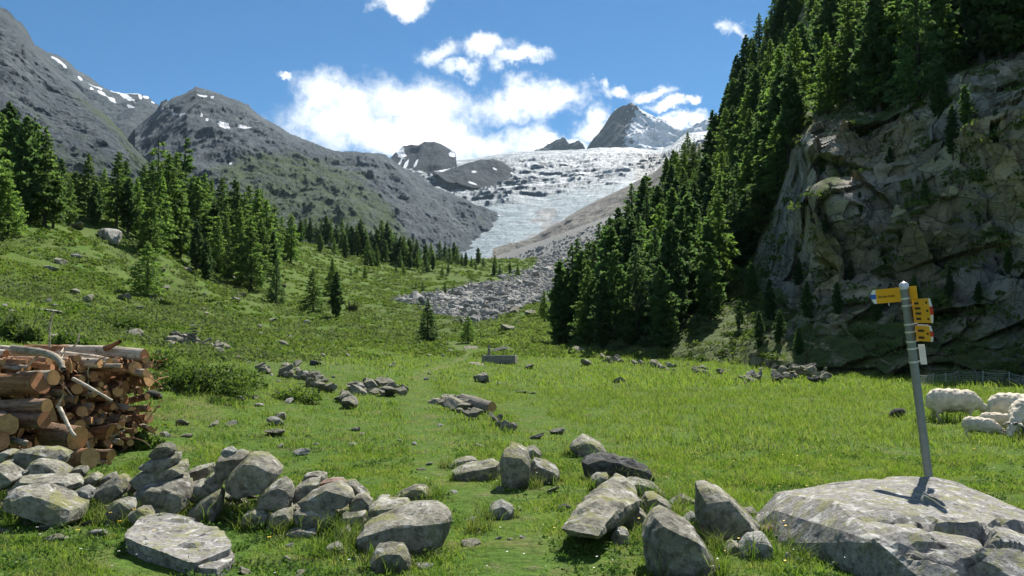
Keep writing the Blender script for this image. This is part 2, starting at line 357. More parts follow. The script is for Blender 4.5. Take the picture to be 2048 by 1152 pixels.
def cliff_mat():
    m, nt, b = mat('cliff_rock', 0.93, 0.15); p = wpos(nt)
    n1 = noise(nt, p, 0.22, 8, 0.65); n2 = noise(nt, p, 1.6, 8, 0.72); n3 = noise(nt, p, 0.09, 5, 0.6); n6 = noise(nt, p, 7.0, 5, 0.7)
    st = nn(nt, 'ShaderNodeMapping', {'Vector': p, 'Scale': (1.0, 1.0, 0.22)}).outputs[0]; n5 = noise(nt, st, 0.9, 7, 0.7)
    tanm = mapr(nt, n3, 0.42, 0.54)
    c = mix(nt, mapr(nt, n1, 0.36, 0.64), (0.24, 0.24, 0.22), (0.46, 0.445, 0.39))
    c = mix(nt, math_(nt, 'MULTIPLY', tanm, 0.75), c, mix(nt, n1, (0.34, 0.275, 0.17), (0.52, 0.43, 0.285)))
    c = mix(nt, mapr(nt, n5, 0.52, 0.68, 0, 0.75), c, (0.055, 0.055, 0.052))
    c = mix(nt, mapr(nt, n2, 0.5, 0.64, 0, 0.6), c, (0.08, 0.078, 0.07))
    c = mix(nt, mapr(nt, n6, 0.62, 0.7, 0, 0.5), c, (0.5, 0.5, 0.47))
    jw = nn(nt, 'ShaderNodeVectorMath', {0: p, 1: nn(nt, 'ShaderNodeVectorMath', {0: nn(nt, 'ShaderNodeTexNoise', {'Vector': p, 'Scale': 0.6, 'Detail': 4.0}).outputs['Color'], 'Scale': 0.6}, operation='SCALE').outputs[0]}, operation='ADD').outputs[0]
    jm = nn(nt, 'ShaderNodeMapping', {'Vector': jw, 'Rotation': (0, 0.3, 0), 'Scale': (0.42, 0.42, 0.62)}).outputs[0]
    j1 = nn(nt, 'ShaderNodeTexVoronoi', {'Vector': jm, 'Scale': 1.0}, feature='DISTANCE_TO_EDGE').outputs[0]; j2 = nn(nt, 'ShaderNodeTexVoronoi', {'Vector': jm, 'Scale': 3.1}, feature='DISTANCE_TO_EDGE').outputs[0]
    bv = nn(nt, 'ShaderNodeTexVoronoi', {'Vector': jm, 'Scale': 1.0}).outputs['Color']; bv = nn(nt, 'ShaderNodeSeparateColor', {0: bv}).outputs[0]
    c = mix(nt, 1.0, c, mix(nt, bv, (0.72, 0.72, 0.74), (1.22, 1.2, 1.14)), 'MULTIPLY')
    c = mix(nt, mapr(nt, j1, 0.03, 0.0, 0, 0.65), c, (0.03, 0.03, 0.026)); c = mix(nt, mapr(nt, j2, 0.025, 0.0, 0, 0.4), c, (0.04, 0.04, 0.034))
    g = attr(nt, 'green'); up = mapr(nt, wnor_z(nt), 0.15, 0.6)
    gs = math_(nt, 'ADD', math_(nt, 'ADD', g, math_(nt, 'MULTIPLY', up, 0.55)), math_(nt, 'MULTIPLY', math_(nt, 'SUBTRACT', noise(nt, p, 0.35, 7, 0.72), 0.5), 1.5))
    gm = mapr(nt, gs, 0.55, 0.8)
    c = mix(nt, gm, c, mix(nt, mapr(nt, n2, 0.4, 0.6), (0.055, 0.085, 0.024), (0.120, 0.150, 0.045))); setc(nt, b, c)
    bump(nt, b, math_(nt, 'ADD', math_(nt, 'ADD', n2, math_(nt, 'MULTIPLY', n6, 0.3)), n5), 0.9, 0.3); return m
CLIFF = cliff_mat()
STEEL = plain('galvanised_steel', (0.20, 0.225, 0.22), 0.5, 0.3, 0.1, 20)
STEEL_LIGHT = plain('bright_steel', (0.62, 0.62, 0.60), 0.35, 0.5, 0.05)
YELLOW = plain('signal_yellow', (0.80, 0.40, 0.018), 0.45, 0, 0.05)
WHITE = plain('white_paint', (0.80, 0.80, 0.78), 0.5, 0, 0.04)
RED = plain('red_paint', (0.62, 0.03, 0.02), 0.5, 0, 0.05)
BLUE = plain('blue_paint', (0.02, 0.13, 0.52), 0.5, 0, 0.05)
BLACK = plain('black_print', (0.015, 0.015, 0.015), 0.6, 0, 0.0)
TROUGH = plain('weathered_concrete', (0.20, 0.195, 0.17), 0.9, 0, 0.35, 6)
WATER = plain('still_water', (0.03, 0.05, 0.05), 0.05, 0, 0.1)
OLDWOOD = bark_mat('weathered_wood', (0.16, 0.14, 0.11), (0.32, 0.29, 0.25))
WOOL = plain('fleece', (0.60, 0.53, 0.41), 0.95, 0, 0.22, 7)
HORN = plain('dark_horn', (0.05, 0.04, 0.03), 0.6)
NETTING = plain('pale_netting', (0.42, 0.47, 0.42), 0.6)
# ------------------------------------------------------------------ meadow, left slope and hump: one height field
ctl = []
for X_, Y_, Z_ in [(-12, 20, 1.75), (-15, 12, 1.3), (-20, 0, 1.6), (-22, -15, 1.4), (0, -15, -.05), (0, 0, 0), (20, -15, 0), (25, 0, 0), (22, 20, 0), (15, 10, 0),
                   (-6.5, 6, .1), (-4, 8, 0), (0, 6, 0), (4, 6, 0), (0, 8, 0), (4, 9, 0), (-1, 12, 0), (4, 14, 0), (10, 14, 0), (-4, 12, 0), (-6.8, 12, .02), (-6, 14, .1),
                   (-4, 17, .15), (0, 20, .02), (6, 22, 0), (12, 22, 0), (0, 30, .15), (8, 32, .1), (16, 32, 0), (24, 32, 0), (-4, 26, .35), (-7, 9, .1), (-9, 10, .45), (30, 10, 0),
                   (10, 45, .25), (20, 42, .1), (6, 58, .9), (30, 60, 1), (50, 40, 0), (40, 100, 4), (60, -15, 0), (-60, -15, 10), (-60, 20, 14), (-100, 60, 32)]:
    ctl.append((X_, Y_, Z_))
for t in [(130, 700, 22), (400, 690, 34), (560, 720, 32), (480, 760, 24), (620, 700, 46), (700, 690, 58), (780, 700, 56), (900, 700, 60), (900, 740, 40), (1000, 730, 47),
          (1024, 690, 68), (1100, 692, 70), (850, 640, 112), (855, 680, 96), (935, 685, 94), (820, 600, 138), (950, 640, 112), (950, 600, 150), (1000, 570, 215), (1050, 600, 152),
          (1100, 640, 106), (1100, 560, 255), (1090, 540, 330), (1150, 512, 420), (1200, 482, 520), (1130, 600, 130),
          (0, 600, 40), (0, 540, 55), (0, 480, 70), (0, 420, 95), (-300, 450, 85), (-300, 600, 42), (100, 450, 82), (100, 560, 55), (100, 640, 33), (200, 560, 62), (200, 640, 40),
          (200, 500, 80), (230, 450, 97), (300, 590, 84), (300, 640, 50), (330, 500, 110), (400, 640, 56), (420, 570, 105), (420, 480, 150), (500, 580, 116), (500, 640, 66),
          (550, 500, 175), (550, 605, 108), (625, 628, 106), (600, 660, 72), (600, 540, 170), (610, 487, 240), (700, 650, 82), (700, 600, 130), (700, 550, 212), (700, 510, 305),
          (760, 640, 96), (800, 560, 225), (800, 523, 370), (900, 570, 240), (900, 532, 420), (980, 522, 450), (1000, 545, 335), (1055, 537, 440)]:
    ctl.append(tuple(P(*t)))
for px, Y, z in [(610, 330, 24), (700, 400, 28), (800, 460, 32), (900, 520, 36), (1055, 540, 42), (300, 200, 36), (300, 260, 44), (0, 220, 50), (0, 150, 30), (-400, 150, 45), (450, 230, 36),
                 (0, 620, 60), (600, 620, 45), (1100, 620, 80), (1500, 620, 130), (1600, 300, 60)]:
    ctl.append((P(px, 500, Y)[0], Y, z))
ctl = np.array(ctl)
# interpolate in log distance so near and far points weigh alike
def _w(x, y):
    r = np.log(np.maximum(np.asarray(y, float) + 26.0, 1.0)); return np.stack((np.asarray(x, float) / (np.maximum(y, -16) + 26.0) * 1.6, r * 1.6), 1)
_h = RBF(_w(ctl[:, 0], ctl[:, 1]), ctl[:, 2] / (ctl[:, 1] + 30.0), 2e-4)
def H(x, y):
    x = np.atleast_1d(np.asarray(x, float)); y = np.atleast_1d(np.asarray(y, float))
    z = _h(_w(x, y)) * (y + 30.0)
    q = np.stack((x, y, 0 * x), 1)
    far = smooth(y, 20, 70); slope = smooth(-x - 0.12 * y, 0, 6) * smooth(y, 14, 30)
    z = z + fbm(q / 2.3, 3, seed=3) * (0.06 + 0.10 * slope) + fbm(q / 9.0, 4, seed=5) * (0.07 + 0.55 * far * smooth(-x, -10, 15)) + fbm(q / 45.0, 3, seed=8) * 1.6 * smooth(y, 60, 160)
    return z
def Hs(x, y): return float(H(x, y)[0])
def ground_at(px, py):
    d = ray(px, py); s = np.geomspace(3.0, 640.0, 420); x = d[0] / d[1] * s; z = ZC + d[2] / d[1] * s
    g = z - H(x, s); k = np.nonzero(g < 0)[0]
    if len(k) == 0: return None
    k = k[0]
    if k == 0: return np.array((x[0], s[0], z[0]))
    a = np.linspace(s[k - 1], s[k], 12); xa = d[0] / d[1] * a; ga = ZC + d[2] / d[1] * a - H(xa, a)
    j = np.nonzero(ga < 0)[0]; j = j[0] if len(j) else 11
    return np.array((xa[j], a[j], Hs(xa[j], a[j])))
def to_px(p):
    c, s = math.cos(PITCH), math.sin(PITCH); x, y, z = p[..., 0], p[..., 1], p[..., 2] - ZC
    f = y * c + z * s; v = -y * s + z * c
    return CX + F * x / f, CY - F * v / f

def seg_dist(x, y, pts):
    best = np.full(len(x), 1e9)
    for (ax, ay), (bx, by) in zip(pts[:-1], pts[1:]):
        dx, dy = bx - ax, by - ay; t = np.clip(((x - ax) * dx + (y - ay) * dy) / (dx * dx + dy * dy), 0, 1)
        best = np.minimum(best, np.hypot(x - ax - t * dx, y - ay - t * dy))
    return best
PATH = [tuple(on_plane(px, py, 0)[:2]) for px, py in [(1010, 1160), (1010, 1060), (990, 1020), (930, 960), (870, 930), (860, 880), (840, 830), (838, 790)]] + [tuple(P(845, 770, 34)[:2]), tuple(P(880, 738, 42)[:2]), tuple(P(940, 705, 58)[:2]), tuple(P(900, 690, 70)[:2])]
PATH2 = [tuple(on_plane(px, py, 0)[:2]) for px, py in [(1300, 1010), (1220, 905), (1120, 850), (1000, 815)]]
def path_w(x, y):
    d = seg_dist(x, y, PATH); d2 = seg_dist(x, y, PATH2)
    return np.maximum(smooth(d, 0.75, 0.1) * (0.40 + 0.18 * smooth(y, 30, 38)), 0.36 * smooth(d2, 0.6, 0.1))
def heath_w(x, y):
    q = np.stack((x, y, 0 * x), 1)
    left = smooth(-x - 0.10 * y + 4.5, 0, 9) * smooth(y, 15, 30)
    hump = smooth(y, 60, 85)
    w = np.maximum(left, hump)
    n = fbm(q / 14.0, 4, seed=21) + 0.35 * fbm(q / 4.0, 3, seed=22)
    return w * smooth(n, -0.16, 0.20)
SCREE_PX = [(905, 628), (812, 602), (860, 588), (950, 570), (1010, 556), (1075, 535), (1120, 520), (1200, 490), (1250, 500), (1225, 545), (1150, 575), (1110, 600), (1040, 612), (960, 640)]
def in_poly(x, y, poly):
    r = np.zeros(len(x), bool); n = len(poly)
    for i in range(n):
        x1, y1 = poly[i]; x2, y2 = poly[(i + 1) % n]
        c = ((y1 > y) != (y2 > y)) & (x < (x2 - x1) * (y - y1) / (y2 - y1 + 1e-12) + x1); r ^= c
    return r
SCREE_XY = []
for px, py in SCREE_PX:
    g_ = ground_at(px, py)
    SCREE_XY.append(tuple(g_[:2]) if g_ is not None else tuple(P(px, py, 520)[:2]))
def scree_w(x, y):
    w = in_poly(x, y, SCREE_XY).astype(float)
    d = seg_dist(x, y, SCREE_XY + SCREE_XY[:1])
    far = smooth(x / np.maximum(y, 1), .021, .036) * smooth(y, 270, 340); far = np.maximum(far, smooth(y, 452, 470))
    return np.maximum(far, np.where(w > 0, 0.5 + 0.5 * smooth(d, 0, 3 + y * 0.02), 0.5 - 0.5 * smooth(d, 0, 3 + y * 0.02)))
def build_ground():
    t1 = np.linspace(-5.75, 4.9, 400); xs = 3 * np.sinh(t1); t2 = np.linspace(-2.8, 6.02, 560); ys = 5 + 3 * np.sinh(t2)
    X, Y = np.meshgrid(xs, ys); x, y = X.ravel(), Y.ravel(); z = H(x, y)
    me = mesh_np('meadow', np.stack((x, y, z), 1), grid_faces(len(ys), len(xs)), True, (TURF,), {'path': path_w(x, y), 'heath': heath_w(x, y), 'scree': scree_w(x, y)})
    kind(link('meadow', me), 'structure')
    # the plain goes on to the horizon on every side, under the mountains
    g = 26000.0
    me = mesh_np('terrain', [(-g, -g, -60), (g, -g, -60), (g, g, -60), (-g, g, -60)], [(0, 1, 2, 3)], False, (MTN,), {'snow': np.zeros(4), 'green': np.ones(4)})
    kind(link('terrain', me), 'structure')
build_ground()
# ------------------------------------------------------------------ right-hand rock wall and its wooded flank
wc = [(1080, 705, 74), (1120, 692, 75), (1200, 708, 63), (1300, 716, 58), (1400, 729, 53), (1500, 739, 50), (1600, 752, 47), (1750, 758, 43), (1850, 766, 39.5), (2048, 776, 36), (2300, 800, 28), (2700, 860, 20),
      (1080, 800, 70), (1300, 800, 56), (1600, 830, 45.5), (2048, 860, 34), (2700, 960, 19),
      (1180, 620, 82), (1200, 600, 82), (1300, 620, 73), (1400, 640, 63), (1500, 650, 57), (1250, 500, 106), (1350, 520, 94), (1450, 520, 82), (1500, 560, 68), (1300, 420, 142), (1400, 400, 122), (1500, 400, 100),
      (1320, 330, 172), (1420, 280, 148), (1500, 250, 126), (1480, 120, 152), (1545, 20, 142), (1600, 50, 122), (1580, -100, 152), (1650, -300, 175),
      (1570, 620, 54.5), (1580, 500, 58), (1580, 400, 61), (1590, 310, 65), (1600, 220, 82), (1650, 150, 97), (1550, 330, 84),
      (1700, 640, 48.5), (1700, 500, 50), (1700, 350, 52.5), (1700, 270, 58), (1700, 180, 74), (1700, 50, 94), (1700, -150, 130),
      (1900, 640, 43), (1900, 480, 45), (1900, 330, 47), (1900, 200, 50), (1900, 120, 60), (1900, 0, 80), (1900, -150, 110), (1900, -320, 140),
      (2100, 650, 37), (2100, 400, 40), (2100, 150, 46), (2100, 0, 62), (2100, -200, 100), (2400, 650, 28), (2500, 400, 30), (2500, 100, 36), (2500, -200, 62), (2750, 600, 20.5), (2750, 200, 27), (2750, -300, 60)]
wc = np.array(wc, float)
_wr = RBF(np.stack(((wc[:, 0] - 1600) / 500, (wc[:, 1] - 400) / 400), 1), np.log(wc[:, 2]), 2e-4)
SIL = np.array([(-320, 1665), (-100, 1615), (0, 1575), (50, 1545), (100, 1515), (150, 1485), (200, 1462), (240, 1450), (280, 1436), (310, 1418), (330, 1378), (350, 1345), (380, 1335), (420, 1325), (470, 1278), (520, 1242), (560, 1204), (620, 1168), (690, 1124), (720, 1100), (860, 1066)], float)
def sil_x(py): return np.interp(py, SIL[:, 0], SIL[:, 1])
def Pv(px, py, Y):
    u = (px - CX) / F; v = (CY - py) / F; c, s = math.cos(PITCH), math.sin(PITCH); k = Y / (c - v * s)
    return np.stack((u * k, Y, ZC + (s + v * c) * k), 1)
def cliffness(px, py):
    """1 on the bare rock face, 0 on the wooded, grassy flank"""
    edge = np.interp(py, [-300, 60, 250, 420, 560, 640, 700, 760], [1900, 1800, 1590, 1560, 1545, 1560, 1500, 1480])
    top = np.interp(px, [1500, 1600, 1700, 1800, 1900, 2048, 2700], [330, 250, 225, 215, 150, 110, 60])
    return smooth(px, edge - 35, edge + 45) * smooth(py, top - 60, top + 50)
def wall_y(px, py):
    return np.exp(_wr(np.stack(((np.asarray(px, float) - 1600) / 500, (np.asarray(py, float) - 400) / 400), 1)))
def wall_disp(p, cl):
    wv = np.stack((fbm(p / 4.0, 3, seed=301), fbm(p / 4.0, 3, seed=302), fbm(p / 4.0, 3, seed=303)), 1) * .75
    q = p + wv; q = np.stack((q[:, 0] * .96 + q[:, 2] * .28, q[:, 1], q[:, 2] * .96 - q[:, 0] * .28), 1)
    def blk(sx, sz, seed, off, tx, tz):
        d1, d2, hid, v = cells(q * np.array((1 / sx, 1 / (sx * 1.6), 1 / sz)), seed, .8)
        r = [_r01(hid * np.uint32(k)) - .5 for k in (1, 747796405, 2891336453)]
        return off * r[0] * 2 + v[:, 0] * sx * tx * r[1] * 2 + v[:, 2] * sz * (tz * r[2] * 2 + tz * .45)
    big = blk(7.0, 5.0, 31, 1.3, .50, .42) + blk(3.0, 2.2, 37, .80, .52, .52) + blk(1.15, .8, 39, .26, .50, .50)
    s = (p[:, 2] + .22 * p[:, 0] + fbm(p / 6.0, 3, seed=45) * 2.2) / 5.2; fr = s - np.floor(s)
    ledge = (fr ** 1.5) * 1.25 * smooth(fbm(p / 11.0, 3, seed=46), -.25, .25)
    n = fbm(p / 1.1, 4, .6, seed=41) * .10 + fbm(p / 16.0, 3, seed=47) * 2.4
    soft = fbm(p / 9.0, 4, seed=43) * 1.8 + fbm(p / 2.2, 3, seed=44) * 0.35
    return cl * (big + ledge + n) + (1 - cl) * soft
def build_wall():
    pys = np.concatenate((np.arange(-320, -40, 16), np.arange(-40, 790, 2.3), np.arange(790, 870, 12))); nr = len(pys)
    s = np.concatenate((np.linspace(0, 0.62, 460), np.linspace(0.625, 1.0, 60))); nc = len(s)
    px = sil_x(pys)[:, None] * (1 - s) + 2720 * s; py = np.repeat(pys[:, None], nc, 1)
    x_, y_ = px.ravel(), py.ravel(); Y = wall_y(x_, y_); p = Pv(x_, y_, Y); cl = cliffness(x_, y_)
    # pushed in and out along the horizontal facing of the wall, never across the sight lines on the open edge
    dirv = np.array((-0.42, -0.90, 0.10)); dirv /= np.linalg.norm(dirv)
    damp = smooth(np.tile(s, nr), 0.0, 0.03)
    p = p + dirv * (wall_disp(p, cl) * (0.25 + 0.75 * damp))[:, None]
    p = p.reshape(nr, nc, 3)
    # the spur turns away behind its edge
    e = p[:, :1]; k1 = np.array((5, 14, -1.0)); k2 = np.array((22, 52, -6.0)); k3 = np.array((70, 130, -25.0))
    p = np.concatenate((e + k3, e + k2, e + k1, p), 1)
    # and closes over the top
    t = p[-1 * 0]; t1 = p[:1] + np.array((45, 60, 22.0)); t2 = p[:1] + np.array((120, 160, 40.0)); t3 = p[:1] + np.array((270, 360, -10.0))
    p = np.concatenate((t3, t2, t1, p), 0)
    gr = ((1 - cl) * 0.42 + cl * (0.30 * fbm(np.stack((x_ / 90, y_ / 70, 0 * x_), 1), 3, seed=91) + 0.10 + 0.16 * smooth(y_, 560, 700))).reshape(nr, nc)
    gr = np.concatenate((np.repeat(gr[:, :1], 3, 1), gr), 1); gr = np.concatenate((np.repeat(gr[:1], 3, 0), gr), 0)
    low = np.zeros_like(gr); pyf = np.concatenate((np.full(3, -330.), pys))[:, None]
    gr = gr + 0.30 * smooth(pyf, 735, 775)
    me = mesh_np('cliff', p.reshape(-1, 3), grid_faces(nr + 3, nc + 3)[:, ::-1], False, (CLIFF,), {'green': gr.ravel()})
    kind(link('cliff', me), 'structure')
build_wall()
def wall_at(px, py):
    Y = wall_y([px], [py]); p = Pv(np.array([float(px)]), np.array([float(py)]), Y); cl = cliffness(np.array([float(px)]), np.array([float(py)]))
    dirv = np.array((-0.42, -0.90, 0.10)); dirv /= np.linalg.norm(dirv)
    return (p + dirv * wall_disp(p, cl)[:, None])[0]
# ------------------------------------------------------------------ far mountains and the glacier
def ip(pts): 
    a = np.array(pts, float); return a[:, 0], a[:, 1]
def mountain(name, top, bottom, ytop, ybot, m, res=(2.0, 2.0), amp=0.02, gul=1.0, snow=None, green=None, g=1.0, seed=1, rag=1.0, ampf=None, extra=None, nshape=(1.15, .42, .42)):
    tx, ty = ip(top); bx, by = ip(bottom); cx_ = np.arange(tx[0], tx[-1] + .1, res[0]); nc = len(cx_)
    T = np.interp(cx_, tx, ty); B = np.interp(cx_, bx, by); YT = np.interp(cx_, *ip(ytop)); YB = np.interp(cx_, *ip(ybot))
    nr = max(12, int((B - T).max() / res[1])); t = np.linspace(0, 1, nr)[:, None]
    py = T + (B - T) * t; kw = max(3, int(46 / res[0])) * 2 + 1; Tp = np.concatenate((np.full(kw // 2, T[0]), T, np.full(kw // 2, T[-1]))); kn = np.hanning(kw + 2)[1:-1]; Ts = np.convolve(Tp, kn / kn.sum(), 'valid'); t2 = np.clip((py - Ts) / (B - Ts + 1e-6), -.25, 1); tg = np.sign(t2) * np.abs(t2) ** g; Y = np.exp(np.log(YT) * (1 - tg) + np.log(YB) * tg); px = np.repeat(cx_[None], nr, 0)
    p = Pv(px.ravel(), py.ravel(), Y.ravel()); size = float(np.median(Y)); A = size * amp; L = size * 0.10
    q = p / L * np.array(nshape)
    d = fbm(q, 7, 0.55, seed, True) * 1.7 * gul + fbm(q * 0.5, 4, 0.5, seed + 5) * 0.9
    if ampf: d = d * ampf(px, py).ravel()
    fade = (0.18 + 0.82 * smooth(np.repeat(t, nc, 1).ravel(), 0, 0.10))
    tow = -p / np.linalg.norm(p, axis=1)[:, None]
    p = p + tow * (d * A * 1.6 * fade)[:, None]; p[:, 2] += d * A * 0.5 * fade
    p[:, 2] += (fbm(p / (L * 0.22), 5, 0.6, seed + 9) * A * 0.30 * rag)
    pg = p.reshape(nr, nc, 3)
    back1 = pg[:1] + np.array((0, size * .03, -size * .012)); back2 = pg[:1] + np.array((0, size * .14, -size * .09)); back3 = pg[:1] * np.array((1, 1, 0)) + np.array((0, size * .4, -40))
    pg = np.concatenate((back3, back2, back1, pg), 0)
    def field(f):
        v = f(px, py, t, Y) if f else np.zeros((nr, nc)); v = np.broadcast_to(v, (nr, nc)); return np.concatenate((np.repeat(v[:1], 3, 0), v), 0).ravel()
    at = {'snow': field(snow), 'green': field(green)}
    if extra:
        for k, f in extra.items(): at[k] = field(f)
    me = mesh_np(name, pg.reshape(-1, 3), grid_faces(nr + 3, nc)[:, ::-1], True, (m,), at)
    return kind(link(name, me), 'structure')
def spots(lst, base=0.0):
    def f(px, py, t, Y):
        v = np.full(px.shape, base)
        for (cx, cy, rx, ry, rot) in lst:
            c, s = math.cos(rot), math.sin(rot); dx, dy = px - cx, py - cy
            r = np.hypot((dx * c + dy * s) / rx, (-dx * s + dy * c) / ry); v = np.maximum(v, 1.30 - 0.78 * r)
        return v
    return f
# snow peak at the valley head and the low white ridge left of it
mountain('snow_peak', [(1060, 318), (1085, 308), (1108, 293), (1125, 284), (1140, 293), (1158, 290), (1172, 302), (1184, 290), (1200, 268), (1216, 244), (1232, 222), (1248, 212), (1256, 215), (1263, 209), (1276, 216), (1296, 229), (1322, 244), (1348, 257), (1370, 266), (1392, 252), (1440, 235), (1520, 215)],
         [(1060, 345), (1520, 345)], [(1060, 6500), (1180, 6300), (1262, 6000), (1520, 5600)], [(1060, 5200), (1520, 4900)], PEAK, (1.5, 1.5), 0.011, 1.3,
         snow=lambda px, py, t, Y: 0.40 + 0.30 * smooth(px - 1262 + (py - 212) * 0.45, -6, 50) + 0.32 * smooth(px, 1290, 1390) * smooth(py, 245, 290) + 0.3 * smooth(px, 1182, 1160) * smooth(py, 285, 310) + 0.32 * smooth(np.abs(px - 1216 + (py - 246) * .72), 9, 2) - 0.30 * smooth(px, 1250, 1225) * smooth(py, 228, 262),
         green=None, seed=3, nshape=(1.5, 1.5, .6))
# the glacier: ice fall above, smooth tongue below
def low_f(px, py, t, Y): return smooth(py - (px - 1000) * -0.19, 398, 420)
def dirt_f(px, py, t, Y): return 0.80 * smooth(px - 1262 - (330 - py) * .25, -12, 30) * smooth(py, 300, 322) + 0.68 * smooth(np.abs(px - 1085 - (440 - py) * .5), 46, 10) * smooth(py, 395, 425) * smooth(py, 470, 440) + 0.85 * smooth(px - 1050 - (470 - py) * 1.9, -14, 40) * smooth(py, 400, 425)
mountain('glacier', [(780, 318), (800, 300), (860, 305), (905, 322), (950, 318), (1000, 308), (1050, 303), (1100, 301), (1150, 300), (1200, 296), (1260, 296), (1310, 301), (1345, 290), (1370, 268), (1420, 262)],
         [(780, 540), (1100, 540), (1420, 470)], [(780, 4600), (1000, 4700), (1300, 4700), (1420, 4500)], [(780, 1500), (1420, 1500)], ICE, (1.5, 1.5), 0.0085, 1.4, g=0.75, seed=12, ampf=lambda px, py: 1 - .8 * low_f(px, py, 0, 0),
         snow=None, green=None, extra={'low': low_f, 'dirt': dirt_f}, nshape=(1.3, 2.6, 1.0))
# rock dome and rock island standing out of the ice
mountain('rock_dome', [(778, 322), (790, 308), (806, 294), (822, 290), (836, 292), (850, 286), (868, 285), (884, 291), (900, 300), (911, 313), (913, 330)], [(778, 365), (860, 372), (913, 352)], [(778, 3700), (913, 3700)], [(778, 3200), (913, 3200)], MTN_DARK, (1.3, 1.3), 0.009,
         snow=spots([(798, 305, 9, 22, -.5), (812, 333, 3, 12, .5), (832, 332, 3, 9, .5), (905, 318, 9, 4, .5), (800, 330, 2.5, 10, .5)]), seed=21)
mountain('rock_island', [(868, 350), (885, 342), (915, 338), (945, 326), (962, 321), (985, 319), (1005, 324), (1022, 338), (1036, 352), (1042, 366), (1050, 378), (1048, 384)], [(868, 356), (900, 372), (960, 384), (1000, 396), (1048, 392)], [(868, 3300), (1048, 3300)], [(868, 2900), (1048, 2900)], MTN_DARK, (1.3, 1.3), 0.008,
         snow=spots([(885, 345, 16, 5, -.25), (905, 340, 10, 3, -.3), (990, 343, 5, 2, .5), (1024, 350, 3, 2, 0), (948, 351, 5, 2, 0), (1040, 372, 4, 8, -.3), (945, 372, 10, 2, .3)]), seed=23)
# left-hand range, farthest first
mountain('snowy_ridge', [(40, 95), (70, 90), (95, 107), (116, 112), (135, 124), (150, 139), (175, 153), (200, 171), (225, 183), (250, 188), (275, 187), (296, 193), (312, 209), (326, 220), (380, 260)], [(40, 420), (380, 420)], [(40, 2600), (380, 2600)], [(40, 1500), (380, 1600)], MTN, (1.6, 1.8), 0.012,
         snow=spots([(115, 127, 16, 5, .7), (128, 141, 10, 3, .8), (160, 163, 6, 2.5, .5), (182, 176, 6, 2, .3), (196, 179, 9, 3, .3), (204, 193, 11, 5, .6), (222, 205, 12, 4, .55), (230, 184, 15, 3, .1), (250, 194, 22, 4, .5), (262, 201, 16, 3, .8), (280, 193, 3, 12, -.2), (292, 195, 7, 4, .3), (262, 216, 9, 3, .4), (306, 206, 5, 4, .8), (183, 186, 4, 3, .3), (256, 187, 24, 2.2, .05)]),
         green=lambda px, py, t, Y: 0.25 * smooth(t, .3, .8) + 0 * px, seed=31)
mountain('pyramid_mountain', [(270, 255), (296, 238), (314, 220), (322, 204), (330, 199), (338, 203), (345, 197), (358, 192), (372, 186), (392, 173), (404, 178), (430, 187), (462, 199), (490, 208), (510, 225), (535, 242), (560, 256), (585, 272), (604, 277), (630, 287), (655, 299), (668, 304), (700, 304), (735, 306), (768, 309), (780, 317), (792, 326), (815, 342), (845, 352), (870, 372), (900, 386), (930, 402), (960, 412), (985, 421), (1000, 431), (1008, 437)],
         [(270, 545), (880, 548), (915, 545), (935, 530), (960, 512), (985, 494), (1000, 480), (1008, 470)], [(270, 2300), (600, 2200), (770, 2100), (1008, 2300)], [(270, 900), (700, 1000), (880, 1480), (915, 1640), (935, 1750), (960, 1890), (985, 2060), (1008, 2240)], MTN, (1.5, 1.6), 0.019,
         snow=spots([(404, 200, 10, 3, .1), (424, 205, 4, 2, .2), (324, 231, 4, 2, -.5), (346, 238, 9, 3, .4), (364, 244, 6, 2.5, -.2), (403, 246, 2, 5, 0), (414, 253, 4, 2, 0), (448, 259, 14, 6, .15), (488, 264, 18, 3.2, .45), (576, 299, 10, 2, .1), (600, 294, 3, 3, 0), (461, 338, 3.5, 2.5, 0), (1000, 432, 6, 2, .4)]),
         green=lambda px, py, t, Y: 0.78 * smooth(np.abs(px - 600 - (py - 380) * 1.1), 170, 40) * smooth(py, 310, 350) + 0.45 * smooth(py, 320, 410) * smooth(px, 860, 660) + .20, seed=37, g=0.8)
mountain('left_mountain_flank', [(-420, -200), (-200, -90), (0, 14), (18, 22), (30, 38), (42, 46), (52, 70), (68, 88), (92, 112), (120, 142), (150, 172), (185, 206), (212, 232), (240, 262), (280, 310), (330, 360), (380, 402), (440, 450), (500, 500)], [(-420, 560), (500, 560)], [(-420, 1500), (100, 1500), (500, 900)], [(-420, 420), (500, 600)], MTN, (1.9, 2.0), 0.019,
         green=lambda px, py, t, Y: 0.52 * smooth(py, 120, 360) + 0.28 * smooth(np.abs(px - 150 - (py - 150) * .95), 70, 12) + 0.06, seed=43, g=0.85)
# right-hand moraine
mountain('moraine_slope', [(985, 503), (1000, 494), (1030, 487), (1062, 478), (1090, 462), (1120, 446), (1150, 425), (1180, 408), (1215, 392), (1250, 376), (1290, 354), (1310, 344), (1340, 318), (1380, 300), (1460, 260)], [(985, 530), (1020, 560), (1460, 600)], [(985, 1350), (1200, 1500), (1460, 1300)], [(985, 900), (1100, 520), (1460, 420)], MORAINE, (1.5, 1.5), 0.010, 1.2,
         green=lambda px, py, t, Y: 0.15 + 0.25 * smooth(np.abs(px - 1260 - (400 - py) * .9), 40, 10) , seed=51)
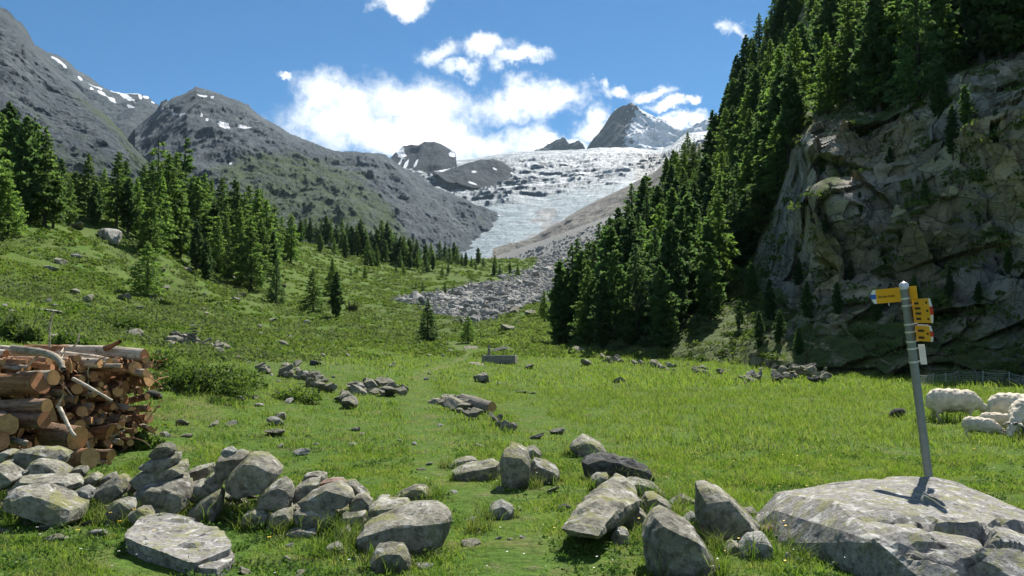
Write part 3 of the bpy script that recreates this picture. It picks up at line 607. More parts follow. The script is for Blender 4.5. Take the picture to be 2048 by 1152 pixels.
# ------------------------------------------------------------------ haze over the valley
def build_haze():
    bm = bmesh.new(); bmesh.ops.create_cube(bm, size=1.0)
    bmesh.ops.scale(bm, vec=(54000, 54000, 2300), verts=bm.verts); bmesh.ops.translate(bm, vec=(0, 0, 2300 / 2 - 70), verts=bm.verts)
    m = bpy.data.materials.new('haze_air'); m.use_nodes = True; nt = m.node_tree
    for n in list(nt.nodes): nt.nodes.remove(n)
    o = nt.nodes.new('ShaderNodeOutputMaterial')
    v = nn(nt, 'ShaderNodeVolumePrincipled', {'Color': (0.60, 0.82, 1.0, 1), 'Density': HAZE, 'Anisotropy': 0.25})
    nt.links.new(v.outputs[0], o.inputs['Volume'])
    kind(link('haze', mesh_bm('haze', bm, m)), 'stuff')
HAZE = 2.1e-5
build_haze()
# ------------------------------------------------------------------ trees: a tapered trunk with limbs, a crown of needle sprays
def tube(V, Fq, pts, rad, n=6):
    """append a tapered tube along pts to lists of vertices and quads"""
    pts = np.asarray(pts, float); base = len(V); up = np.array((0.3, 0.2, 1.0))
    for i, p in enumerate(pts):
        d = pts[min(i + 1, len(pts) - 1)] - pts[max(i - 1, 0)]; d /= np.linalg.norm(d) + 1e-9
        a = np.cross(d, up if abs(d[2]) < .9 else np.array((1., 0, 0))); a /= np.linalg.norm(a) + 1e-9; b = np.cross(d, a)
        for k in range(n):
            t = 2 * math.pi * k / n; V.append(p + rad[i] * (math.cos(t) * a + math.sin(t) * b))
    for i in range(len(pts) - 1):
        for k in range(n):
            Fq.append((base + i * n + k, base + i * n + (k + 1) % n, base + (i + 1) * n + (k + 1) % n, base + (i + 1) * n + k))
def conifer(kind_, h, seed, nb, spray, width, bare=0.05, shape=0.8, dead_top=0.0, gaps=0.0, lean=0.0):
    r = np.random.default_rng(seed); TV, TF = [], []
    nz = 9; zs = np.linspace(-0.3, h * 0.985, nz); wob = np.cumsum(r.normal(0, h * 0.004, (nz, 2)), 0)
    tx = np.stack((wob[:, 0] + lean * zs, wob[:, 1], zs), 1); r0 = h * (0.016 if kind_ == 'larch' else 0.019)
    tube(TV, TF, tx, [r0 * (1.5 if i == 0 else 1) * (1 - 0.9 * max(0, z) / h) + 0.012 for i, z in enumerate(zs)], 8)
    L, S, C, D = [], [], [], []
    for i in range(nb):
        u = (i + r.random()) / nb; f = bare + (0.985 - bare) * u; z = f * h
        if r.random() < gaps * (0.5 + f): continue
        if kind_ == 'larch':
            prof = (1 - f) ** shape * (0.72 + 0.28 * smooth(f, bare, bare + 0.14)); el0, el1 = 0.10, -0.30 + 0.5 * f
        elif kind_ == 'spruce':
            prof = (1 - f) ** 0.85; el0, el1 = 0.0, -0.35 + 0.4 * f
        else:
            prof = (1 - f ** 2.6) ** 0.75 * (0.55 + 0.45 * smooth(f, bare, bare + 0.28)) * (0.84 if f > .6 else 1.0); el0, el1 = 0.15, 0.55
        Lb = h * width * max(0.05, prof) * r.uniform(0.62, 1.13); az = i * 2.399 + r.normal(0, .35)
        p = np.array((np.interp(z, zs, tx[:, 0]), np.interp(z, zs, tx[:, 1]), z)); k = 4; pts = [p.copy()]
        for j in range(k):
            e = el0 + (el1 - el0) * (j / (k - 1)) + r.normal(0, .07)
            p = p + Lb / k * np.array((math.cos(az) * math.cos(e), math.sin(az) * math.cos(e), math.sin(e))); pts.append(p.copy())
        rb = max(0.012, r0 * 0.26 * (1 - f)); tube(TV, TF, pts, [rb, rb * .8, rb * .6, rb * .4, rb * .2], 3)
        if f > 1 - dead_top: continue
        pts = np.array(pts); n = max(6, int(spray * Lb / (h * width) * (0.9 + .5 * r.random()))); t = (0.12 + 0.88 * np.sqrt(r.random(n))) * k
        i0 = np.minimum(t.astype(int), k - 1); ft = (t - i0)[:, None]; q = pts[i0] * (1 - ft) + pts[i0 + 1] * ft
        sp = 0.16 * Lb * (1.15 - 0.5 * t[:, None] / k) + 0.05
        lat = r.normal(0, 1, (n, 3)) * (1, 1, .42) * sp * (1.0 if kind_ != 'pine' else .85); q = q + lat
        dr = np.array((math.cos(az), math.sin(az), 0)) * 0.8 + r.normal(0, .55, (n, 3))
        dr[:, 2] += (0.55 if kind_ == 'pine' else -0.32)
        dr /= np.linalg.norm(dr, axis=1)[:, None]; C.append(q); D.append(dr)
    C = np.concatenate(C); D = np.concatenate(D); n = len(C)
    side = np.cross(D, r.normal(0, 1, (n, 3))); side /= np.linalg.norm(side, axis=1)[:, None] + 1e-9
    ln = h * (0.030 if kind_ != 'pine' else 0.034) * r.uniform(.6, 1.35, (n, 1)); wd = ln * r.uniform(.22, .40, (n, 1)) * (1.0 if kind_ != 'pine' else 1.25)
    V = np.stack((C - D * ln * .45, C + side * wd, C + D * ln * .75, C - side * wd), 1).reshape(-1, 3)
    Fq = np.arange(4 * n).reshape(n, 4)
    nm = {'larch': LARCH, 'pine': PINE, 'spruce': PINE}[kind_]
    return mesh_np('trunk', np.array(TV), np.array(TF), True, (TRUNK,)), mesh_np('crown', V, Fq, False, (nm,))
PROTO = {
    'larch': [conifer('larch', 12, 11, 92, 84, .25, .06), conifer('larch', 12, 12, 86, 80, .225, .09, .72), conifer('larch', 12, 13, 96, 84, .27, .05, .9), conifer('larch', 12, 14, 78, 84, .215, .10, .66, 0, .10)],
    'wide': [conifer('larch', 8, 21, 78, 88, .33, .10, .75), conifer('larch', 8, 22, 80, 88, .32, .06, .85)],
    'pine': [conifer('pine', 11, 31, 88, 76, .185, .05), conifer('pine', 11, 32, 84, 76, .165, .08), conifer('pine', 11, 33, 92, 76, .20, .04), conifer('pine', 11, 34, 78, 76, .175, .10, .8, 0, .14)],
    'spruce': [conifer('spruce', 9, 41, 88, 74, .27, .04), conifer('spruce', 9, 42, 84, 74, .23, .05)],
    'ragged': [conifer('larch', 13, 51, 60, 60, .20, .20, .45, .10, .30), conifer('pine', 13, 52, 50, 70, .17, .26, .8, .04, .30)],
}
PH = {'larch': 12, 'wide': 8, 'pine': 11, 'spruce': 9, 'ragged': 13}
TREES = []
def tree(loc, h, kind_, var, label, group=None, rz=None, name=None, wm=1.0):
    tm, cm = PROTO[kind_][var % len(PROTO[kind_])]
    nm = name or {'larch': 'larch_tree', 'wide': 'larch_tree', 'pine': 'pine_tree', 'spruce': 'spruce_tree', 'ragged': 'larch_tree' if var % 2 == 0 else 'pine_tree'}[kind_]
    r = thing(nm, label, 'tree', loc, group, random.uniform(0, 6.28) if rz is None else rz)
    s = h / PH[kind_]; w = s * random.uniform(.9, 1.12) * wm; r.scale = (w, w, s)
    link('trunk', tm, r); link('crown', cm, r); TREES.append((loc[0], loc[1], h)); return r
def tree_px(px, py, top, kind_, var, label, group=None, wm=1.0):
    g = ground_at(px, py)
    if g is None: g = P(px, py, 300)
    h = (py - top) / F * g[1] * 1.0; return tree(tuple(g - (0, 0, .1)), h, kind_, var, label, group, wm=wm)
# single trees one can point to
tree_px(295, 596, 478, 'wide', 0, 'wide single larch standing alone on the open left slope', None, 1.35)
tree_px(626, 630, 533, 'wide', 1, 'broad feathery larch at the lower right end of the left wood', None, 1.25)
tree_px(551, 607, 518, 'spruce', 0, 'dark pointed spruce at the foot of the left wood, left of broad larch')
tree_px(672, 637, 540, 'pine', 1, 'slim dark pine touching the right side of the broad larch')
tree_px(664, 590, 512, 'larch', 1, 'thin larch standing behind the broad feathery larch')
tree_px(855, 682, 592, 'spruce', 1, 'dark spruce alone on the valley floor, left of a smaller one', None, 1.35)
tree_px(936, 686, 628, 'wide', 0, 'small thin larch alone on a heathery mound in the valley floor', None, 1.2)
tree_px(207, 480, 452, 'spruce', 1, 'little dark young spruce beside the grey slab on left slope')
tree_px(502, 582, 432, 'larch', 0, 'tall airy larch at the front edge of the left wood')
tree_px(412, 562, 478, 'pine', 2, 'dense dark pine at the front edge of the left wood')
tree_px(456, 566, 470, 'larch', 3, 'pale young larch between the dense pine and the tall airy larch')
tree_px(312, 470, 262, 'ragged', 0, 'old larch with a bare ragged top above the left wood')
tree_px(366, 470, 264, 'ragged', 1, 'tall gappy dark pine rising above the left wood')
tree_px(582, 528, 425, 'larch', 1, 'slender larch on the skyline at right end of left wood')
tree_px(524, 520, 362, 'ragged', 0, 'larch with a dead twisted top near right end of left wood')
tree_px(14, 474, 330, 'wide', 1, 'bright green bushy larch cut off by the left edge of the view')
WOOD = 'trees of the wood on the left hillside'
LAB_L = 'green feathery larch packed among others in the left hillside wood'
LAB_P = 'dark dense pine packed among larches in the left hillside wood'
lst = [(-30, 470, 180, 'larch'), (45, 452, 225, 'pine'), (92, 452, 245, 'larch'), (70, 432, 250, 'larch'), (120, 440, 312, 'pine'), (22, 440, 232, 'pine'), (-10, 440, 215, 'larch'),
       (150, 430, 335, 'pine'), (176, 435, 300, 'larch'), (232, 452, 296, 'larch'), (207, 430, 332, 'larch'), (105, 455, 330, 'spruce'), (330, 497, 300, 'larch'), (300, 482, 318, 'larch'),
       (272, 470, 350, 'larch'), (318, 505, 330, 'larch'), (345, 500, 338, 'larch'), (284, 455, 325, 'larch'), (352, 480, 300, 'larch'), (380, 500, 352, 'pine'), (396, 510, 348, 'larch'),
       (404, 492, 340, 'larch'), (426, 520, 400, 'pine'), (440, 516, 350, 'larch'), (470, 515, 362, 'larch'), (450, 540, 420, 'larch'), (432, 548, 428, 'larch'), (486, 530, 380, 'larch'), (510, 520, 372, 'larch'),
       (478, 552, 410, 'larch'), (532, 540, 395, 'larch'), (546, 530, 402, 'larch'), (520, 560, 432, 'larch'), (545, 562, 460, 'pine'), (560, 520, 428, 'larch'), (466, 490, 350, 'pine'), (498, 500, 366, 'larch'), (384, 470, 345, 'larch'), (420, 480, 352, 'larch'), (445, 480, 352, 'larch'), (250, 430, 318, 'pine'),
       (360, 515, 372, 'larch'), (300, 510, 378, 'larch'), (140, 452, 352, 'larch'), (190, 452, 360, 'pine'), (255, 466, 352, 'pine'), (10, 420, 196, 'pine'), (60, 420, 228, 'pine'), (392, 540, 440, 'pine'), (482, 566, 462, 'pine'), (340, 460, 310, 'pine')]
for i, (px, py, tp, k) in enumerate(lst):
    if k == 'spruce': k = 'pine'
    tree_px(px, py, tp, k, i, LAB_L if k == 'larch' else LAB_P, WOOD)
HUMP = 'conifers along the crest of the grassy hump'
hump = [(600, 487, 440), (611, 484, 436), (620, 486, 441), (632, 488, 444), (642, 490, 440), (652, 488, 432), (660, 490, 436), (672, 500, 448), (684, 500, 440), (694, 502, 446), (703, 508, 452), (712, 512, 450), (722, 512, 440), (730, 514, 458), (742, 516, 462), (752, 518, 456),
        (764, 520, 440), (774, 522, 446), (782, 522, 458), (792, 524, 470), (801, 526, 474), (808, 530, 472), (818, 528, 478), (826, 530, 476), (834, 532, 480), (690, 520, 470), (735, 530, 480), (770, 528, 480), (752, 532, 488), (800, 534, 500), (820, 537, 505), (836, 538, 505), (852, 530, 490), (862, 528, 486),
        (880, 522, 482), (890, 524, 488), (898, 530, 494), (908, 524, 486), (914, 530, 492), (924, 531, 508), (932, 532, 506), (943, 536, 514), (956, 528, 497), (966, 534, 516), (852, 544, 508), (866, 542, 508), (884, 553, 530), (896, 550, 528), (808, 550, 530), (792, 545, 530), (640, 505, 470), (668, 512, 476), (744, 532, 498), (990, 550, 512), (1000, 552, 532), (1020, 550, 526), (1036, 550, 530), (988, 553, 528), (952, 540, 526), (968, 536, 520)]
for i, (px, py, tp) in enumerate(hump):
    k = ('pine', 'larch', 'pine', 'larch', 'spruce')[i % 5]
    tree_px(px, py, tp - 3, k, i, {'pine': 'dark dense pine', 'larch': 'feathery larch', 'spruce': 'pointed spruce'}[k] + ' in the row along the crest of the far grassy hump', {'pine': 'pines', 'larch': 'larches', 'spruce': 'spruces'}[k] + ' along the hump crest')
for i, (px, py, tp) in enumerate([(845, 585, 560), (890, 587, 562), (905, 591, 573), (870, 582, 573), (832, 578, 563), (730, 560, 530), (702, 552, 538), (714, 548, 530)]):
    tree_px(px, py, tp, ('spruce', 'larch')[i % 2], i, 'tiny conifer scattered on the slope below the hump crest, above the scree', 'tiny conifers below the hump crest')
# ---- the wooded flank on the right
def wtree(px, py, hpx, k, var, label, group):
    p = wall_at(px, py); return tree(tuple(p - np.array((0, 0, .25))), hpx / F * p[1], k, var, label, group)
WG = 'trees on the steep right-hand flank'
big = [(1520, 405, 158, 'larch', 0, 'tallest pale larch in the middle of the right-hand wooded flank'), (1600, 262, 120, 'larch', 2, 'yellow-green lit larch leaning out over the left edge of the cliff'),
       (1165, 690, 62, 'pine', 0, 'short dark pine at the very foot of the right-hand flank'), (1162, 668, 176, 'pine', 2, 'tall dark pine standing at lower left edge of the right-hand flank'),
       (1196, 662, 142, 'pine', 1, 'dark column pine just right of the tall edge pine'), (1112, 645, 80, 'larch', 3, 'hazy pale larch leaning at the toe of the right-hand flank'), (1092, 638, 62, 'larch', 1, 'hazy thin larch leftmost at toe of right-hand flank'),
       (1300, 612, 132, 'pine', 0, 'broad dark pine in the clearing of pale shrubs on the right flank'), (1352, 590, 112, 'pine', 1, 'pine in front of a lit patch of pale shrubs on the flank'), (1440, 560, 105, 'larch', 0, 'larch with lit tips near the left foot of the cliff'), (1262, 690, 90, 'spruce', 1, 'young spruce with lit tips above the grey boulders of flank foot')]
for px, py, hp, k, v, lab in big: wtree(px, py, hp, k, v, lab, None)
taken = [(b[0], b[1]) for b in big]; rw = np.random.default_rng(5)
def try_place(cands, sep, fn):
    n = 0
    for (px, py) in cands:
        if any(abs(px - a) < sep * .62 and abs(py - b) < sep for a, b in taken[-400:]): continue
        taken.append((px, py)); fn(px, py); n += 1
    return n
ZL = {0: 'dark conifer crowded in the forest of the right-hand flank', 1: 'dark conifer on the skyline ridge of the right-hand flank', 2: 'dark conifer rooted on the ledges above the bare cliff face', 3: 'dark pine in the shaded thicket at the foot of the right flank'}
def put(zone):
    def f(px, py):
        k = rw.choice(['pine', 'pine', 'larch', 'pine', 'spruce'] if zone != 0 else ['pine', 'pine', 'larch', 'larch', 'spruce']); v = int(rw.integers(0, 8))
        Y = float(wall_y([px], [py])[0]); h = rw.uniform(5.2, 9.6) if zone != 3 else rw.uniform(5.0, 9.0)
        if zone == 2: h = rw.uniform(6, 11)
        if zone == 1: h = rw.uniform(3.6, 7.0) if py < 420 else rw.uniform(5, 9)
        sp = {'pine': 'dark dense pine', 'larch': 'pale feathery larch', 'spruce': 'pointed dark spruce'}[k]
        band = ('high on' if py < 230 else 'halfway up' if py < 430 else 'low on') if zone == 0 else ''
        lab = {0: f'{sp} crowded in the forest {band} the right-hand flank', 1: f'{sp} on the sloping skyline edge of the right-hand flank', 2: f'{sp} rooted on the ledges above the bare cliff face', 3: f'{sp} in the shaded thicket at the right flank foot'}[zone]
        wtree(px, py, h / Y * F, k, v, lab, lab.replace(sp + ' ', {'pine': 'pines ', 'larch': 'larches ', 'spruce': 'spruces '}[k]))
    return f
# skyline
sk = []
for py in range(-30, 700, 13):
    x = float(sil_x(py)); sk.append((x + rw.uniform(-1, 7), py + rw.uniform(-5, 5)))
try_place(sk, 11, put(1))
# thicket at the foot
ft = [(x, y) for x, y in [(1210, 700), (1180, 690), (1235, 692), (1145, 682), (1250, 668), (1222, 660), (1190, 640), (1280, 682), (1328, 700), (1345, 668), (1150, 660), (1215, 625), (1275, 655), (1385, 622), (1420, 640), (1242, 610), (1310, 655), (1265, 640)]]
try_place(ft, 9, put(3))
# forest body
cs = []
for i in range(5200):
    py = rw.uniform(4, 640); x0 = float(sil_x(py)); x1 = np.interp(py, [-120, 100, 200, 330, 450, 560, 640], [1760, 1660, 1610, 1580, 1540, 1470, 1400]); cs.append((rw.uniform(x0 + 6, x1), py))
def forest_ok(p):
    x, y = p
    for (cx, cy, rx, ry) in [(1352, 430, 20, 22), (1370, 610, 42, 26), (1300, 640, 30, 18), (1400, 500, 26, 18), (1610, 110, 26, 70), (1370, 690, 40, 26), (1500, 700, 60, 40)]:
        if ((x - cx) / rx) ** 2 + ((y - cy) / ry) ** 2 < 1: return False
    return True
try_place([c for c in cs if forest_ok(c)][:2800], 26, put(0))
# trees on the ledges above the face
ls = []
for i in range(900):
    px = rw.uniform(1640, 2060); top = np.interp(px, [1600, 1700, 1800, 1900, 2048, 2200], [262, 240, 232, 168, 120, 90]); ls.append((px, rw.uniform(8, top)))
try_place([(1760, 228), (1700, 205), (1660, 225), (1840, 215), (1720, 120), (1790, 120), (1960, 105), (2030, 60)] + ls, 34, put(2))
# a few trees that cling to the face
for i, (px, py, hp) in enumerate([(1905, 320, 110), (1880, 232, 120), (1800, 470, 55), (1680, 632, 70), (1620, 640, 80), (1755, 640, 60), (1900, 600, 70), (1590, 560, 60), (1540, 640, 90), (1500, 600, 85), (1480, 660, 70), (1570, 690, 70), (1530, 700, 80), (1610, 715, 60), (1660, 560, 60), (1655, 470, 44), (1720, 420, 48), (1850, 420, 60), (1960, 440, 56), (1990, 300, 80), (1930, 260, 90), (1780, 330, 60), (1700, 560, 54), (1830, 610, 60), (1960, 620, 70), (1640, 330, 50), (1600, 470, 50), (2020, 540, 60)]):
    wtree(px, py, hp, 'pine', i + 1, 'dark stunted pine clinging to a ledge on the bare cliff face', 'stunted pines on the cliff face')
# ------------------------------------------------------------------ leaf clumps: heath, bushes, cliff scrub
def clumps(C, Rr, Hh, n, leaf, seed, lift=0.0):
    """domes of small leaves; C centres, Rr radii, Hh heights, n leaves each"""
    r = np.random.default_rng(seed); N = len(C)
    cn = np.repeat(np.asarray(C, float), n, 0); rr = np.repeat(np.asarray(Rr, float), n)[:, None]; hh = np.repeat(np.asarray(Hh, float), n)
    d = r.normal(0, 1, (N * n, 3)); d[:, 2] = np.abs(d[:, 2]); d /= np.linalg.norm(d, axis=1)[:, None]
    lump = 0.78 + 0.34 * pnoise(np.concatenate((d[:, :2] * 2.2, cn[:, :1] * 3.1 + cn[:, 1:2] * 1.7), 1), seed)[:, None]
    rad = lump * (0.62 + 0.38 * r.random((N * n, 1)) ** .5); p = cn + d * rad * np.concatenate((rr, rr, hh[:, None]), 1); p[:, 2] += lift
    t = r.normal(0, 1, (N * n, 3)) + d * .8; t /= np.linalg.norm(t, axis=1)[:, None]; s = np.cross(t, r.normal(0, 1, (N * n, 3))); s /= np.linalg.norm(s, axis=1)[:, None] + 1e-9
    lf = (np.repeat(np.broadcast_to(np.asarray(leaf, float), (N,)), n) * r.uniform(.6, 1.4, N * n))[:, None]
    V = np.stack((p - t * lf * .5, p + s * lf * .32, p + t * lf * .6, p - s * lf * .32), 1).reshape(-1, 3)
    return V, np.arange(len(V)).reshape(-1, 4)
def build_heath():
    r = np.random.default_rng(9); pts = []
    cand_px = []
    n = 30000; px = r.uniform(-140, 1140, n); py = r.uniform(500, 735, n)
    # sample on the ground by area in view, thinned where grass shows
    Y = 18 * np.exp(r.random(n) * math.log(465 / 18.0)); X = (px - CX) / F * Y
    w = heath_w(X, Y); keep = (r.random(n) < w * 0.62) & (scree_w(X, Y) < .4) & (path_w(X, Y) < .25)
    X, Y = X[keep], Y[keep]; Z = H(X, Y); qx, qy = to_px(np.stack((X, Y, Z), 1)); ok = (qy < 722) & (qy > 470)
    X, Y, Z = X[ok], Y[ok], Z[ok]; X, Y, Z = X[:6600], Y[:6600], Z[:6600]
    Rr = r.uniform(.35, .95, len(X)) * (0.85 + Y / 150.0); Hh = Rr * r.uniform(.30, .55, len(X))
    V, Fq = clumps(np.stack((X, Y, Z - .08), 1), Rr, Hh, 46, 0.06 + 0.0018 * Y, 3)
    kind(link('heath', mesh_np('heath', V, Fq, False, (HEATH,))), 'stuff')
    # heath and juniper at the toe of the right flank
    cx, cy = [], []
    for a, b, c, d_, k in [(1040, 1160, 640, 690, 140), (960, 1080, 650, 690, 90), (1120, 1300, 670, 715, 120)]:
        for i in range(k):
            g = ground_at(r.uniform(a, b), r.uniform(c, d_))
            if g is not None and g[1] < 200: cx.append(g)
    C = np.array(cx); Rr = r.uniform(.5, 1.3, len(C)); V, Fq = clumps(C, Rr, Rr * .45, 50, .22, 5)
    kind(link('heath', mesh_np('heath', V, Fq, False, (HEATH,))), 'stuff')
build_heath()
def tussocks():
    r = np.random.default_rng(66); n = 30000; Y = 30 * np.exp(r.random(n) * math.log(465 / 30.0)); X = r.uniform(-.70, .16, n) * Y; k = (heath_w(X, Y) < .55) & (scree_w(X, Y) < .4) & (path_w(X, Y) < .2) & (fbm(np.stack((X / 5, Y / 5, 0 * X), 1), 3, seed=67) > -.12); X, Y = X[k], Y[k]; Z = H(X, Y); qx, qy = to_px(np.stack((X, Y, Z), 1)); ok = (qy < 715) & (qx > -60); X, Y, Z = X[ok][:9000], Y[ok][:9000], Z[ok][:9000]; Rr = r.uniform(.22, .6, len(X)) * (.7 + Y / 140)
    V, Fq = clumps(np.stack((X, Y, Z - .05), 1), Rr, Rr * .42, 22, .10 + .0022 * Y, 68); kind(link('grass_tussocks', mesh_np('grass_tussocks', V, Fq, False, (TUSS,))), 'stuff')
TUSS = leaf_mat('tussock_grass', (0.090, 0.172, 0.026), (0.138, 0.212, 0.038), (0.180, 0.210, 0.068), 0.4, 0.25)
tussocks()
def bush(px, py, wpx, hpx, label, m, group=None, n=1500, leaf=.10, wall=False, depth=.7, lumps=9):
    g = wall_at(px, py) if wall else ground_at(px, py); Y = g[1]; w = wpx / F * Y / 2; h = hpx / F * Y
    r = np.random.default_rng(int(px * 7 + py)); o = thing('shrub', label, 'shrub', tuple(g), group)
    k = lumps; C = np.stack((r.uniform(-.72, .72, k) * w, r.uniform(-.6, .6, k) * w * depth, np.zeros(k)), 1); C[0] = 0
    Rr = w * r.uniform(.32, .52, k); fall = 1 - 0.55 * np.abs(C[:, 0]) / w
    V, Fq = clumps(C, Rr, h * fall * r.uniform(.75, 1.05, k), max(60, n // k), leaf * Y / 20.0 if wall else leaf, int(px + py))
    SV, SF = [], []
    for i in range(14):
        c = C[i % k]; e = c + np.array((r.normal(0, .3) * w, r.normal(0, .3) * w * depth, h * r.uniform(.45, .85))); b = c * .6; b[2] = -.1
        tube(SV, SF, [b, (b + e) / 2 + r.normal(0, .05, 3), e], [.02 * Y / 20, .014 * Y / 20, .006 * Y / 20], 4)
    link('stems', mesh_np('stems', np.array(SV), np.array(SF), True, (TRUNK,)), o); link('foliage', mesh_np('foliage', V, Fq, False, (m,)), o); return o
bush(410, 782, 262, 76, 'largest leafy green bush, right of the log pile and below cairn', SHRUB, None, 5200, .085, lumps=16)
bush(325, 738, 150, 52, 'low leafy bush joining the back of the largest bush, beside log pile', SHRUB, None, 2600, .085, lumps=10)
bush(128, 700, 130, 48, 'bright leafy bush directly above the log pile', SHRUB, None, 2600, .085)
bush(22, 682, 110, 66, 'bushy shrub above the left end of the log pile at picture edge', SHRUB, None, 2800, .085)
bush(225, 655, 190, 34, 'long low bright bush strip between the log pile and the lone larch', SHRUB, None, 3000, .10, lumps=14)
bush(118, 618, 150, 20, 'flat bright shrub patch beside the pale slab on left slope', SHRUB, None, 1600, .12, lumps=12)
bush(585, 800, 120, 28, 'low leafy bush growing against the tumbled stones right of largest bush', SHRUB, None, 1800, .075, lumps=10)
bush(285, 895, 84, 42, 'dark leafy bush tucked against the right end of the log pile', SHRUB, None, 1500, .065)
bush(705, 622, 36, 26, 'round dark bush alone right of the slim pine on lower slope', HEATH, None, 700, .2)
bush(325, 608, 50, 16, 'rounded bush below right of the lone larch', HEATH, None, 900, .14)
for i, (px, py, w, h) in enumerate([(1395, 655, 50, 36), (1330, 655, 46, 26), (1360, 560, 60, 34), (1270, 600, 50, 30), (1376, 520, 46, 24), (1250, 560, 40, 24), (1420, 470, 40, 26), (1405, 600, 56, 34), (1340, 480, 36, 22), (1300, 690, 60, 22), (1240, 700, 56, 20), (1500, 470, 34, 30)]):
    bush(px, py, w, h, 'pale grey-green shrub lit by sun on the right-hand flank', SHRUB_PALE, 'pale shrubs on the right-hand flank', 900, .11, True, .5, 7)
def cliff_scrub():
    r = np.random.default_rng(31); C, Rr = [], []
    n = 2600; px = r.uniform(1150, 2200, n); py = r.uniform(-80, 750, n); cl = cliffness(px, py)
    nz = fbm(np.stack((px / 60, py / 50, 0 * px), 1), 4, seed=61); x0 = sil_x(py)
    keep = (px > x0 + 5) & (r.random(n) < np.where(cl > .5, smooth(nz, -0.08, .25) * .8, .62))
    px, py, cl = px[keep], py[keep], cl[keep]; Y = wall_y(px, py); p = Pv(px, py, Y); d = np.array((-0.42, -0.90, 0.10)); d /= np.linalg.norm(d)
    p = p + d * wall_disp(p, cl)[:, None]; Rr = r.uniform(.4, 1.25, len(p)) * (0.5 + Y / 110); V, Fq = clumps(p, Rr, Rr * .6, 46, .10 + .0022 * Y, 33)
    kind(link('undergrowth', mesh_np('undergrowth', V, Fq, False, (UNDER,))), 'stuff')
UNDER = leaf_mat('undergrowth_leaves', (0.055, 0.095, 0.026), (0.085, 0.130, 0.036), (0.120, 0.155, 0.055), 0.3, 0.35)
cliff_scrub()
def forbs():
    r = np.random.default_rng(55); n = 2600; Y = 5.8 * np.exp(r.random(n) * math.log(2.6)); X = r.uniform(-.64, .64, n) * Y; k = (path_w(X, Y) < .3) & (fbm(np.stack((X / 1.4, Y / 1.4, 0 * X), 1), 3, seed=57) > -.05); X, Y = X[k], Y[k]; Rr = r.uniform(.05, .15, len(X))
    V, Fq = clumps(np.stack((X, Y, H(X, Y)), 1), Rr, Rr * .9, 22, .028, 58); kind(link('meadow_herbs', mesh_np('meadow_herbs', V, Fq, False, (HERB,))), 'stuff')
HERB = leaf_mat('herb_leaves', (0.060, 0.140, 0.020), (0.100, 0.185, 0.035), (0.140, 0.200, 0.060), 0.38, 2.0)
forbs()
# ------------------------------------------------------------------ stones
BASES = []
EXCL = []          # ground covered by flat rocks: no grass grows through
def finish_rock(bm, target, amp, seed, flat=True, soft=0.10):
    for it in range(5):
        es = [e for e in bm.edges if e.calc_length() > target]
        if not es or len(bm.faces) > 6000: break
        bmesh.ops.subdivide_edges(bm, edges=es, cuts=1)
        bmesh.ops.triangulate(bm, faces=[f for f in bm.faces if len(f.verts) > 3])
    for _ in range(2): bmesh.ops.smooth_vert(bm, verts=bm.verts, factor=soft, use_axis_x=True, use_axis_y=True, use_axis_z=True)
    bm.normal_update(); V = np.array([v.co[:] for v in bm.verts]); N = np.array([v.normal[:] for v in bm.verts])
    size = float(np.ptp(V, 0).max()); q = V / size
    d = fbm(q * 2.6 + seed, 4, seed=seed % 97) * amp * 1.5 + fbm(q * 9.0 + seed, 4, 0.6, seed=seed % 89, ridged=True) * amp * .55
    d1, d2, hid, vv = cells(q * 4.2 + seed, seed % 83); d += (_r01(hid) - .5) * amp * 1.1
    V = V + N * (d * size)[:, None]
    for v, c in zip(bm.verts, V): v.co = c
def hull_rock(pts, m, seed, amp=0.03, target=None, sm=False):
    bm = bmesh.new()
    for p in pts: bm.verts.new(tuple(p))
    bmesh.ops.convex_hull(bm, input=bm.verts)
    for v in [v for v in bm.verts if not v.link_faces]: bm.verts.remove(v)
    bmesh.ops.triangulate(bm, faces=bm.faces)
    A = np.array(pts); size = float(np.ptp(A, 0).max()); finish_rock(bm, target or size * .13, amp, seed)
    return mesh_bm('stone', bm, m, sm)
def zpoly(poly, ox, oy, s): return [(ox + x / s, oy + y / s) for x, y in poly]
def outline_rock(poly, Y, m, seed, depth=None, tilt=.22, amp=.022, sink=0.0):
    """a stone whose seen outline is poly at distance Y, with its own thickness"""
    pts = np.array([P(x, y, Y) for x, y in poly]); c = pts.mean(0); w = np.ptp(pts[:, 0]); h = np.ptp(pts[:, 2]); d = depth or 0.75 * (w * h) ** .5 + .1 * w
    out = [p for p in pts]; r = np.random.default_rng(seed)
    for p in pts:
        v = p - c
        out.append(c + v * r.uniform(.74, .92) + (r.normal(0, .03) * w, -d * r.uniform(.34, .52), -h * tilt * r.uniform(.1, .7))); out.append(c + v * r.uniform(.74, .92) + (0, d * .55, h * tilt * .6))
    if sink:
        zg = min(pts[:, 2].min(), Hs(c[0], Y)); out += [np.array((c[0] + (p[0] - c[0]) * .92, Y + r.uniform(-.35, .4) * d, zg - sink)) for p in pts if p[2] < c[2]]
    BASES.append((c[0], Y, w / 2, d / 2))
    o = np.array((c[0], Y, pts[:, 2].min())); me = hull_rock([p - o for p in out], m, seed, amp); return me, o
